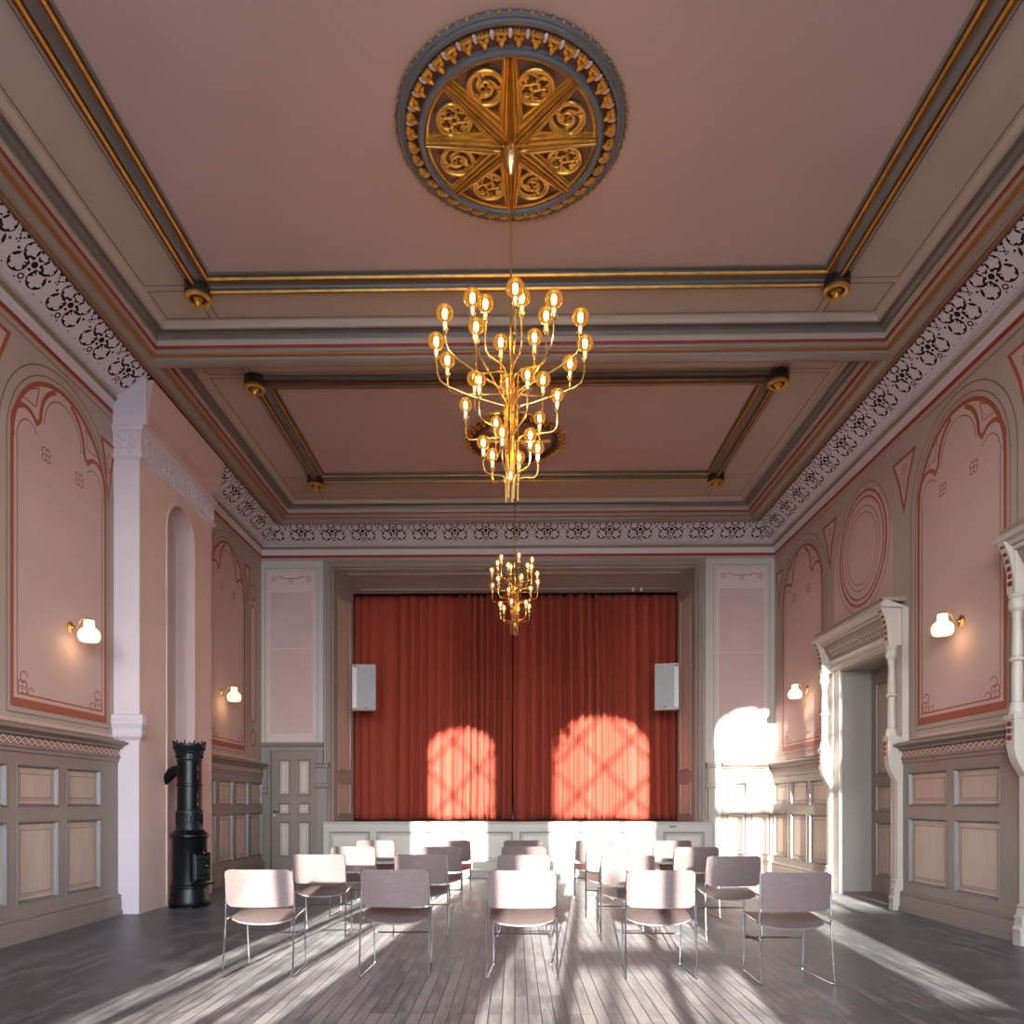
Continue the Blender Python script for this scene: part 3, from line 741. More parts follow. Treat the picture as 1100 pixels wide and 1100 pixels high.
# ================================================================== CHIMNEY BREAST (left)
BX = .28; B0, B1 = 8.30, 10.30
def breast():
    b = MB(TL); n0, n1, na = 8.97, 9.72, 4.60; nr = (n1-n0)/2; nd = .04
    # room-facing side with arched niche
    b.face([(B0, 0, BX), (n0, 0, BX), (n0, na, BX), (B0, na, BX)], 'salmon'); b.face([(n1, 0, BX), (B1, 0, BX), (B1, na, BX), (n1, na, BX)], 'salmon')
    m = 20; ar = [( (n0+n1)/2+nr*cos(pi-pi*j/m), na+nr*sin(pi-pi*j/m)) for j in range(m+1)]
    zt = ZC-.3
    for j in range(m):
        (a, z), (a2, z2) = ar[j], ar[j+1]
        b.face([(a, z, BX), (a2, z2, BX), (a2, zt, BX), (a, zt, BX)], 'salmon')
        b.face([(a, z, BX), (a2, z2, BX), (a2, z2, nd), (a, z, nd)], 'niche')
    b.face([(B0, na, BX), (n0, na, BX), (n0, zt, BX), (B0, zt, BX)], 'salmon'); b.face([(n1, na, BX), (B1, na, BX), (B1, zt, BX), (n1, zt, BX)], 'salmon')
    b.face([(n0, 0, BX), (n0, na, BX), (n0, na, nd), (n0, 0, nd)], 'niche'); b.face([(n1, 0, BX), (n1, na, BX), (n1, na, nd), (n1, 0, nd)], 'niche')
    b.poly([(n0, 0), (n1, 0), (n1, na)]+ar[::-1][1:-1]+[(n0, na)], nd, 'niche')
    b.face([(B0, 0, 0), (B0, 0, BX), (B0, zt, BX), (B0, zt, 0)], 'lilac'); b.face([(B1, 0, 0), (B1, 0, BX), (B1, zt, BX), (B1, zt, 0)], 'salmon')
    b.face([(B0, zt, 0), (B1, zt, 0), (B1, zt, BX), (B0, zt, BX)], 'salmon')
    # raised rim of the niche
    o = b.build('trim_10', fix=False); struct(o, 'salmon and lilac chimney breast with tall arched niche on the left wall', 'chimney breast')
    r = MB(TL); path = [(n0, 0)]+ar+[(n1, 0)]
    w = .03
    inner = path; outer = [(n0-w, 0)]+[((n0+n1)/2+(nr+w)*cos(pi-pi*j/m), na+(nr+w)*sin(pi-pi*j/m)) for j in range(m+1)]+[(n1+w, 0)]
    r.loft([[(a, z, BX) for a, z in outer], [(a, z, BX+.012) for a, z in outer], [(a, z, BX+.012) for a, z in inner], [(a, z, BX) for a, z in inner]], 'salmon', False)
    r.build('niche_rim', o, label='thin raised plaster rim')
    # lilac pilaster on the camera-facing side with corbel and capital
    p = MB()
    x0, x1 = XL, XL+BX
    p.box(x0, x1, B0-.012, B0, 0, 1.95, 'lilac')
    p.profile(x0, x1+.0, [], 'lilac') if False else None
    def step(z0, prof):
        # prof = [(dz, out)] wraps camera-facing side and returns along the room side a little
        loops = [[(x0, B0-o_, z0+dz), (x1+o_, B0-o_, z0+dz), (x1+o_, B0+.02, z0+dz), (x0, B0+.02, z0+dz)] for dz, o_ in prof]
        p.loft(loops, 'lilac', True, True, True)
    step(1.93, [(0, .004), (.03, .02), (.06, .05), (.10, .06), (.12, .045), (.15, .05), (.20, .075), (.24, .078), (.26, .07), (.30, .07), (.32, .02)])
    p.box(x0, x1+.015, B0-.03, B0, 2.24, 5.10, 'lilac')
    step(5.10, [(0, .03), (.02, .055), (.05, .055), (.06, .035), (.30, .035), (.32, .06), (.36, .075), (.38, .05)])
    p.box(x0, x1+.10, B0-.045, B0+.02, 5.48, 6.0, 'lilac')
    p.build('pilaster', o, label='lilac white pilaster face with moulded steps')
    # leafy band and mouldings along the room side
    q = MB(TL)
    q.profile(B0, B1+.05, [(5.10, BX), (5.11, BX+.035), (5.14, BX+.04), (5.155, BX+.015), (5.41, BX+.015), (5.42, BX+.045), (5.46, BX+.06), (5.48, BX+.03), (5.50, BX)], 'lilac')
    q.profile(B0, B1+.03, [(5.60, BX), (5.62, BX+.10), (6.0, BX+.16), (6.0, BX)], 'salmon')
    bd = q.build('leaf_moulding', o, label='carved lilac white band of curled leaves')
    n = 15
    for k in range(n):
        l = MB(TL); s = B0+.05+(B1-B0-.05)*(k+.5)/n; w = .055
        for a, z, rr in ((0, 5.20, .030), (-.028, 5.24, .026), (.028, 5.24, .026), (-.034, 5.31, .026), (.034, 5.31, .026), (0, 5.28, .030), (0, 5.355, .028), (-.026, 5.37, .018), (.026, 5.37, .018)):
            l.ball((s+a, z, BX+.022), rr*1.15, 'lilac', 1, 1, 1.0, 6)
        l.build('leaf', bd, smooth=True)
    for k in range(2):
        l = MB(); xx = x0+.075+k*.13
        for a, z, rr in ((0, 5.19, .034), (-.04, 5.24, .03), (.04, 5.24, .03), (-.045, 5.32, .03), (.045, 5.32, .03), (0, 5.28, .034), (0, 5.36, .032)):
            l.ball((xx+a, B0-.042, z), rr, 'lilac', 1, .6, 1, 6)
        l.build('leaf', bd, smooth=True)
    return o
breast()

# ================================================================== DOORS
def door_panels(T, s0, s1, specs, root, wood, pan):
    for a, c, z0, z1, d in specs:
        p = MB(T)
        p.rect_loft(a, c, z0, z1, [(0, d), (.008, d+.010), (.022, d+.008), (.032, d-.012), (.045, d-.012), (.06, d-.004)], [wood, wood, wood, wood, pan])
        p.f.pop(); p.m.pop(); i = .06
        p.poly([(a+i, z0+i), (c-i, z0+i), (c-i, z1-i), (a+i, z1-i)], d-.004, pan)
        j = .072; p.ribbon([(a+j, z0+j), (c-j, z0+j), (c-j, z1-j), (a+j, z1-j)], .007, d-.003, 'line', True)
        p.build('door_panel', root, fix=False, label='pale raised panel')
# left door on the far wall
def far_door():
    x0, x1, zt = -4.31, -3.50, 2.17
    b = MB(TB)
    es = [x0, x0+.115, x0+.345, x0+.455, x0+.70, x1]
    zs = [(.28, .93), (1.03, 1.26), (1.37, 2.03)]
    # stiles and rails, leaf 45 mm thick with true openings
    b.box(x0, es[1], .01, zt, .01, .045, 'doorwood'); b.box(es[2], es[3], .01, zt, .01, .045, 'doorwood'); b.box(es[4], x1, .01, zt, .01, .045, 'doorwood')
    zz = [.01]+[z for q in zs for z in q]+[zt]
    for i in range(0, len(zz), 2):
        b.box(es[1], es[2], zz[i], zz[i+1], .01, .045, 'doorwood'); b.box(es[3], es[4], zz[i], zz[i+1], .01, .045, 'doorwood')
    root = b.build('door_1'); struct(root, 'grey brown panelled door with pale panels left of the stage', 'door')
    door_panels(TB, x0, x1, [(a, c, z0, z1, .045) for a, c in ((es[1], es[2]), (es[3], es[4])) for z0, z1 in zs], root, 'doorwood', 'doorpanel')
    h = MB(TB); hx = x0+.055
    h.tube([(hx, 1.10, .045), (hx, 1.10, .095), (hx+.11, 1.10, .098)], .009, 'black'); h.lathe((hx, 1.10, .045), [(.022, 0), (.022, .006), (.012, .012)], 'black', 12)
    h.lathe((hx, 1.03, .045), [(.018, 0), (.018, .006), (.004, .008)], 'whitecer', 12)
    h.build('door_handle', root, smooth=True, label='black lever handle with white keyhole plate')
    # casing
    c = MB(TB)
    for a, e in ((-4.46, x0), (x1, -3.385)):
        c.box(a, e, 0, zt+.02, 0, .075, 'casing')
    c.box(x0-.03, x0, 0, zt+.02, 0, .09, 'casing'); c.box(x1, x1+.03, 0, zt+.02, 0, .09, 'casing')
    c.profile(-4.49, -3.37, [(zt, .0), (zt, .085), (zt+.06, .085), (zt+.07, .10), (zt+.09, .11), (zt+.10, .13), (zt+.13, .14), (zt+.14, .12), (zt+.155, 0)], 'casing')
    c.box(-4.49, -4.36, 1.44, 1.90, .06, .10, 'casing'); c.profile(-4.50, -4.35, [(1.84, .09), (1.86, .13), (1.93, .13), (1.95, .10)], 'casing'); c.profile(-4.50, -4.35, [(1.40, .08), (1.42, .12), (1.50, .12), (1.52, .10)], 'casing')
    o = c.build('trim_11'); struct(o, 'taupe casing around the far left door', 'door casing')
far_door()

def half_round_column(b, x, y, mtl='surround'):
    """turned colonnette from bracket to shaft foot"""
    prof = [(.058, 3.08), (.062, 3.06), (.05, 3.04), (.062, 3.02), (.066, 3.00), (.066, 2.96), (.055, 2.94), (.040, 2.92), (.046, 2.89), (.036, 2.86), (.036, 2.80), (.046, 2.62), (.048, 2.56), (.040, 2.53),
            (.060, 2.52), (.062, 2.50), (.042, 2.48), (.044, 2.46), (.044, 2.16), (.040, 2.13), (.055, 2.12), (.055, 2.10), (.064, 2.08), (.064, 2.04), (.070, 2.03), (.070, 2.00)]
    b.lathe((x, y, 0), [(r, z) for r, z in prof], mtl, 20)
def surround(y0, y1, o0, o1, num, label, n_door, door_label):
    """y0..y1 overall, o0..o1 the opening"""
    root_b = MB(TR)
    # jamb architraves and reveal
    for a, c in ((y0+.12, o0), (o1, y1-.12)):
        root_b.box(a, c, 0, ZD+.02, 0, .05, 'surround')
    root_b.box(o0-.05, o0, 0, ZD+.05, .05, .075, 'surround'); root_b.box(o1, o1+.05, 0, ZD+.05, .05, .075, 'surround')
    root_b.box(o0, o1, ZD, ZD+.05, .0, .075, 'surround')
    for a, c in ((o0-.005, o0+.02), (o1-.02, o1+.005)): root_b.box(a, c, 0, ZD, -.36, .03, 'surroundgrey')
    root_b.box(o0, o1, ZD-.02, ZD+.005, -.36, .03, 'surroundgrey')
    root = root_b.build('trim_%d' % num); struct(root, label, 'door surround')
    h = MB(TR)
    h.profile(y0+.14, y1-.14, [(ZD+.03, .0), (ZD+.03, .085), (ZD+.07, .10), (ZD+.10, .085), (ZD+.13, .10), (ZD+.15, .12), (ZD+.165, .125)], 'surround', True)
    h.profile(y0+.14, y1-.14, [(ZD+.16, 0), (ZD+.165, .10), (ZD+.36, .20), (ZD+.37, .20)], 'hoodbrown')
    h.profile(y0+.10, y1-.10, [(ZD+.36, 0), (ZD+.37, .215), (ZD+.39, .225), (ZD+.405, .22), (ZD+.41, .25), (ZD+.44, .27), (ZD+.445, .29)], 'surround')
    h.profile(y0-.02, y1+.02, [(ZD+.44, 0), (ZD+.445, .29), (ZD+.455, .315), (ZD+.49, .32), (ZD+.50, .30), (ZD+.53, .27)], 'surround')
    h.profile(y0+.03, y1-.03, [(ZD+.52, 0), (ZD+.525, .27), (ZD+.56, .28), (ZD+.57, .25), (ZD+.575, 0)], 'hoodbrown')
    hd = h.build('cornice_hood', root)
    d = MB(TR); n = int((y1-y0-.5)/.075)
    for k in range(n):
        s = y0+.24+k*(y1-y0-.48)/n; w = .045
        for z0, dd, mm in ((ZD+.27, .155, 'surround'), (ZD+.215, .127, 'surround')):
            d.loft([[(s, z0, dd), (s+w, z0, dd), (s+w/2, z0+.035, dd+.018)], [(s, z0, dd+.012), (s+w, z0, dd+.012), (s+w/2, z0+.035, dd+.030)]], mm, True, True, True)
    d.build('carved_frieze', hd)
    for s in (y0+.07, y1-.07):
        cp = MB(); x = XR-.155
        cp.box(XR-.07, XR, s-.08, s+.10, 1.95, ZD+.45, 'surround')
        cp.box(x-.055, XR, s-.055, s+.055, 3.08, ZD+.42, 'surround')
        # curved bracket up to the hood
        cp.loft([[(x-.055-.10*(q**2), s+e, 3.16+.38*q) for q in (0, .3, .6, .8, 1)]+[(XR, s+e, 3.54), (XR, s+e, 3.16)] for e in (-.045, .045)], 'surround', True, True, True)
        half_round_column(cp, x, s)
        cp.box(x-.072, XR-.0, s-.07, s+.07, 1.98, 2.02, 'surround')
        cp.box(x-.06, XR-.0, s-.055, s+.055, 1.74, 1.98, 'surround')
        # tapering bracket, slender strip and foot
        cp.loft([[(x-.06+.11*q, s+e, 1.74-.26*(q**.6)) for q in (0, .15, .4, .7, 1)]+[(XR, s+e, 1.48), (XR, s+e, 1.74)] for e in (-.05, .05)], 'surround', True, True, True)
        cp.box(XR-.105, XR, s-.045, s+.045, .34, 1.50, 'surround')
        cp.loft([[(XR-o_, s-.05, z), (XR-o_, s+.05, z), (XR, s+.05, z), (XR, s-.05, z)] for z, o_ in ((0, .16), (.12, .16), (.14, .17), (.16, .15), (.22, .145), (.25, .155), (.27, .13), (.32, .125), (.34, .135), (.36, .105))], 'surround', True, True, True)
        q = cp.build('colonnette', root, smooth=True, angle=30)
        cv = MB()
        for zz in [3.15+.065*i for i in range(6)]+[1.80, 1.86, 1.92]:
            cv.box(x-.075 if zz < 2 else x-.066-.10*((zz-3.16)/.38 if zz > 3.16 else 0)**2, x-.05, s-.022, s+.022, zz, zz+.038, 'redbrown')
        cv.build('carved_inlay', q, label='dark cut-out inlay')
    # recessed double door
    dd = MB(TR); dz = -.36; ym = (o0+o1)/2
    root_d = None
    leafs = []
    rb = MB(TR); rb.box(o0, o1, 0, .03, -.40, .02, 'wains'); rb.box(o0, o1, 0, ZD, -.45, -.41, 'wains')
    root_d = rb.build('door_%d' % n_door); struct(root_d, door_label, 'door')
    for a, c, hside in ((o0+.02, ym-.003, 1), (ym+.003, o1-.02, 0)):
        lf = MB(TR); st = .12; zs = [(.25, 1.00), (1.12, 1.50), (1.62, 2.88)]
        lf.box(a, a+st, .03, ZD-.02, -.40, dz, 'wains'); lf.box(c-st, c, .03, ZD-.02, -.40, dz, 'wains')
        zz = [.03]+[z for q in zs for z in q]+[ZD-.02]
        for i in range(0, len(zz), 2): lf.box(a+st, c-st, zz[i], zz[i+1], -.40, dz, 'wains')
        lo = lf.build('door_leaf', root_d)
        door_panels(TR, a, c, [(a+st, c-st, z0, z1, dz) for z0, z1 in zs], lo, 'wains', 'wpanel')
        hs = a+.06 if not hside else c-.06
        hb = MB(TR); hb.box(hs-.02, hs+.02, 1.05, 1.28, dz, dz+.008, 'brass'); hb.tube([(hs, 1.20, dz), (hs, 1.20, dz+.05), (hs+(.10 if not hside else -.10), 1.20, dz+.055)], .009, 'brass')
        hb.build('door_handle', lo, smooth=True, label='brass lever handle on a long plate')
surround(8.72, 10.74, 8.97, 10.38, 12, 'pale carved surround with hood and turned columns around the deep doorway on the right', 2, 'recessed panelled double door in the right wall')
surround(4.47, 6.68, 4.75, 6.38, 13, 'pale carved surround with hood cut by the right edge of the picture', 3, 'recessed panelled double door at the right edge of the picture')

# ================================================================== PROSCENIUM AND STAGE
SF = .93                                        # stage floor height
def ring_u(b, seq, mats, zb):
    """seq = [(xl, xr, zt, y)] three-sided frame open at the bottom"""
    for i in range(len(seq)-1):
        a, c = seq[i], seq[i+1]; m = mats if isinstance(mats, str) else mats[i]
        b.face([(a[0], a[3], zb), (a[0], a[3], a[2]), (c[0], c[3], c[2]), (c[0], c[3], zb)], m)
        b.face([(a[0], a[3], a[2]), (a[1], a[3], a[2]), (c[1], c[3], c[2]), (c[0], c[3], c[2])], m)
        b.face([(a[1], a[3], a[2]), (a[1], a[3], zb), (c[1], c[3], zb), (c[1], c[3], c[2])], m)
b = MB(); pl, pr = PX0, PX1
o_ = lambda e, y: (pl-e, pr+e, PZ+e, y)
seq = [o_(.19, YB), o_(.19, YB-.05), o_(.17, YB-.08), o_(.14, YB-.07), o_(.13, YB-.05), o_(.08, YB-.05), o_(.07, YB-.09), o_(.045, YB-.10), o_(.035, YB-.06), o_(.01, YB-.06), o_(0, YB-.03)]
ring_u(b, seq, 'prosc', SF)
sp0 = (pl, pr, PZ, YB-.03); sp1 = (-2.99, 2.99, 5.13, 13.75)
def lerp(a, c, t): return tuple(a[i]+(c[i]-a[i])*t for i in range(4))
p0, p1 = lerp(sp0, sp1, .10), lerp(sp0, sp1, .92)
ring_u(b, [sp0, p0], 'hoodbrown', SF); ring_u(b, [p0, p1], 'prosc', SF); ring_u(b, [p1, sp1], 'prosc', SF)
ring_u(b, [sp1, (sp1[0]-.0, sp1[1], sp1[2], 13.78), (sp1[0]-.14, sp1[1]+.14, sp1[2]+.14, 13.80), (sp1[0]-.14, sp1[1]+.14, sp1[2]+.14, 15.2)], 'stagedark', SF)
# soffit mouldings
for t0, t1, e in ((.12, .20, .025), (.24, .28, .015), (.80, .86, .02)):
    q0, q1 = lerp(sp0, sp1, t0), lerp(sp0, sp1, t1)
    b.face([(q0[0]+.2, q0[3], q0[2]-e), (q0[1]-.2, q0[3], q0[2]-e), (q1[1]-.2, q1[3], q1[2]-e), (q1[0]+.2, q1[3], q1[2]-e)], 'hoodbrown')
    for y_, z_ in ((q0[3], q0[2]), (q1[3], q1[2])): b.face([(q0[0]+.2, y_, z_-e), (q0[1]-.2, y_, z_-e), (q0[1]-.2, y_, z_), (q0[0]+.2, y_, z_)], 'hoodbrown')
pro = b.build('trim_14', fix=True); struct(pro, 'taupe moulded proscenium frame around the red stage curtains', 'proscenium')
# jamb panels on the splayed sides
for sg in (-1, 1):
    A0 = Vector(((pl if sg < 0 else pr), YB-.03)); A1 = Vector(((-2.99 if sg < 0 else 2.99), 13.75)); dr = (A1-A0); Ln = dr.length; dr.normalize()
    nr_ = Vector((-dr.y, dr.x)); 
    if nr_.x*(-sg) < 0: nr_ = -nr_
    TJ = lambda s, z, d, A0=A0, dr=dr, nr_=nr_: (A0.x+dr.x*s+nr_.x*d, A0.y+dr.y*s+nr_.y*d, z)
    for z0, z1 in ((SF+.10, 1.62), (1.82, 4.95)):
        p = MB(TJ); a, c = .12, Ln-.10
        p.rect_loft(a, c, z0, z1, [(0, 0), (.005, .022), (.03, .024), (.04, .006), (.06, .006), (.075, .012)], ['hoodbrown', 'hoodbrown', 'hoodbrown', 'procpanel', 'procpanel'])
        p.f.pop(); p.m.pop(); i = .075
        p.poly([(a+i, z0+i), (c-i, z0+i), (c-i, z1-i), (a+i, z1-i)], .012, 'procpanel'); p.ribbon([(a+.09, z0+.09), (c-.09, z0+.09), (c-.09, z1-.09), (a+.09, z1-.09)], .008, .013, 'greymould', True)
        p.build('jamb_panel', pro, fix=False, label='tall pinkish beige panel on the splayed side')
# pilasters beside the frame
for k, x in enumerate((-3.385-.0, 3.46)):
    c = MB(TB); w = .085
    c.box(x-w, x+w, 0, 1.95, 0, .11, 'prosc' if k == 0 else 'surround'); mm = 'prosc' if k == 0 else 'surround'
    c.profile(x-w-.03, x+w+.03, [(1.86, .10), (1.87, .14), (1.90, .15), (1.93, .16), (1.95, .13), (1.96, 0)], mm); c.box(x-w-.01, x+w+.01, 1.60, 1.86, .1, .13, mm)
    c.profile(x-w-.03, x+w+.03, [(1.50, .10), (1.51, .13), (1.54, .15), (1.58, .15), (1.60, .12)], mm); c.box(x-w+.03, x+w-.03, .3, 1.45, .11, .118, 'greymould' if k == 0 else 'surround'); c.box(x-w-.02, x+w+.02, 0, .22, 0, .14, mm)
    struct(c.build('trim_%d' % (15+k)), ['grey pilaster between the far left door and the stage', 'pale pilaster between the stage and the sunlit corner'][k], 'pilaster')
# stage body
FY = 12.74
b = MB(lambda s, z, d: (s, FY-d, z))
X0, X1 = -3.28, 3.36
pan = [(X0+.10+k*.815, X0+.10+k*.815+.70) for k in range(8)]
b.box(X0, X1, 0, SF-.02, -.35, 0, 'greywhite')
b.box(X0, X1, .0, .25, 0, .03, 'greywhite'); b.box(X0, X1, .76, SF-.03, 0, .03, 'greywhite')
es = [X0]+[e for q in pan for e in q]+[X1]
for i in range(0, len(es), 2): b.box(es[i], es[i+1], .25, .76, 0, .03, 'greywhite')
b.profile(X0, X1, [(SF-.04, .03), (SF-.03, .06), (SF-.005, .065), (SF, .055), (SF, -.4)], 'greywhite')
b.box(X0, X1, 0, .12, .03, .30, 'greywhite'); b.profile(X0, X1, [(.10, .30), (.11, .32), (.13, .32), (.135, .03)], 'greywhite')
b.box(-3.18, 3.14, SF-.06, SF, -2.4, -.3, 'stagedark')
st = b.build('stage'); struct(st, 'low stage with pale panelled front and step below the red curtains', 'stage')
for a, c in pan:
    p = MB(lambda s, z, d: (s, FY-d, z))
    p.rect_loft(a, c, .25, .76, [(0, .032), (.006, .038), (.022, .036), (.035, .006), (.055, .006), (.07, .014)], ['greymould', 'greymould', 'greywhite', 'greywhite', 'greywhite', 'white'])
    p.ribbon([(a+.06, .31), (c-.06, .31), (c-.06, .70), (a+.06, .70)], .007, .0145, 'greymould', True)
    p.build('front_panel', st, fix=False)
p = MB(lambda s, z, d: (s, FY-d, z)); p.box(2.62, 2.76, .83, .865, .03, .036, 'greywhite'); p.box(2.635, 2.745, .838, .857, .034, .038, 'black'); p.build('vent_slot', st, label='small dark vent slot')
b = MB(); b.box(XL, XR, 15.2, 15.3, 0, ZC, 'void'); b.box(XL, -3.12, 13.85, 15.3, 0, ZC, 'void'); b.box(3.12, XR, 13.85, 15.3, 0, ZC, 'void')
struct(b.build('wall_stage'), 'dark wall behind the stage curtains', 'wall')

# ---------------------------------------------------------------- curtains
def curtain(x0, x1, yb, seed, label):
    rnd = random.Random(seed); z0, z1 = SF+.015, 5.16
    # random pleat positions
    ph = [rnd.uniform(0, 6.28) for _ in range(8)]
    n = int((x1-x0)/.0125); m = 26
    # warped parameter
    xs = [x0+(x1-x0)*i/n for i in range(n+1)]
    def disp(x, q):
        w = x*1.0+.10*sin(2.1*x+ph[0])+.05*sin(5.3*x+ph[1])
        amp = .066+.036*sin(1.7*x+ph[2])+.020*sin(4.1*x+ph[3])
        a = pi*w/.175+.30*sin(q*2.2+ph[4]+x)
        s = 1.9*(abs(sin(a))**.8)-1
        sh = sin(2*pi*w/.093+ph[5]+.5*q)*.12+sin(2*pi*w/.55+ph[6])*.45
        fl = 1+.25*(1-q)
        return amp*(s+sh)*fl
    loops = []
    for j in range(m+1):
        q = j/m; z = z0+(z1-z0)*q
        row = []
        for x in xs:
            d = disp(x, q); xo = .010*sin(6*x+3*q+ph[7])*(1-q)*1.2
            if q < .12: xo += .015*sin(23*x+ph[1])*(1-q/.12)
            row.append((x+xo, yb-d, z+(0.012*sin(9*x+ph[3]) if j == 0 else 0)))
        loops.append(row)
    b = MB(); b.loft(loops, 'curtain', False)
    o = b.build('stage_curtain', smooth=True, fix=False, angle=180)
    md = o.modifiers.new('thickness', 'SOLIDIFY'); md.thickness = .004
    tag(o, label, 'curtain', None)
    hb = MB(); hb.loft([[(x, yb-disp(x, 0)-.004, z0+h) for x in xs[::2]] for h in (.0, .12)], 'curtain', False)
    return o
curtain(-3.04, -.055, 14.02, 3, 'left red stage curtain hanging in deep folds, with the narrower sunlit arch on it')
curtain(-.02, 3.04, 14.02, 11, 'right red stage curtain hanging in deep folds, with the wider sunlit arch on it')
b = MB(); b.tube([(-2.95, 14.02, 5.20), (2.95, 14.02, 5.20)], .02, 'black'); tag(b.build('curtain_rail', smooth=True), 'dark rail above the red curtains at the top of the stage opening', 'rail')

# ---------------------------------------------------------------- speakers
def speaker(x, sg, label):
    root = empty('wall_speaker', (x, 12.97, 1.243+2.03)); tag(root, label, 'speaker')
    b = MB(); b.box(-.165, .165, -.0, .19, -.40, .40, 'spk'); c = b.build('cabinet', root); bv = c.modifiers.new('b', 'BEVEL'); bv.width = .012; bv.segments = 2
    b = MB(); b.box(-.150, .150, -.014, .002, -.385, .385, 'grille'); g = b.build('grille', root, label='grey perforated front grille'); bv = g.modifiers.new('b', 'BEVEL'); bv.width = .006; bv.segments = 2
    b = MB(); b.box(-.02, .02, -.018, -.013, -.365, -.350, 'black'); b.build('badge', g)
    b = MB(); s = sg
    x0, x1 = sorted((s*.165, s*.24)); b.box(x0, x1, .06, .10, -.36, .36, 'spk'); b.box(x0, x1, .02, .20, -.40, -.385, 'spk'); b.box(x0, x1, .02, .20, .385, .40, 'spk'); b.box(*sorted((s*.22, s*.24)), .02, .26, -.40, .40, 'spk')
    b.build('wall_bracket', root)
    root.rotation_euler = (0, 0, sg*-.12)
    return root
speaker(-2.60, -1, 'white box speaker hung at the left side of the red curtains')
speaker(2.60, 1, 'white box speaker hung at the right side of the red curtains')
for x in (2.15, 2.30):
    b = MB(); b.lathe((0, 0, 0), [(.006, 0), (.006, -.05), (.02, -.052), (.024, -.09), (.015, -.10)], 'whitecer', 10)
    o = b.build('ceiling_hook', loc=None); o.location = (x, 13.6, 5.205); tag(o, 'tiny white fitting under the stage soffit, ' + ('left' if x < 2.2 else 'right') + ' one of the two', 'fitting')

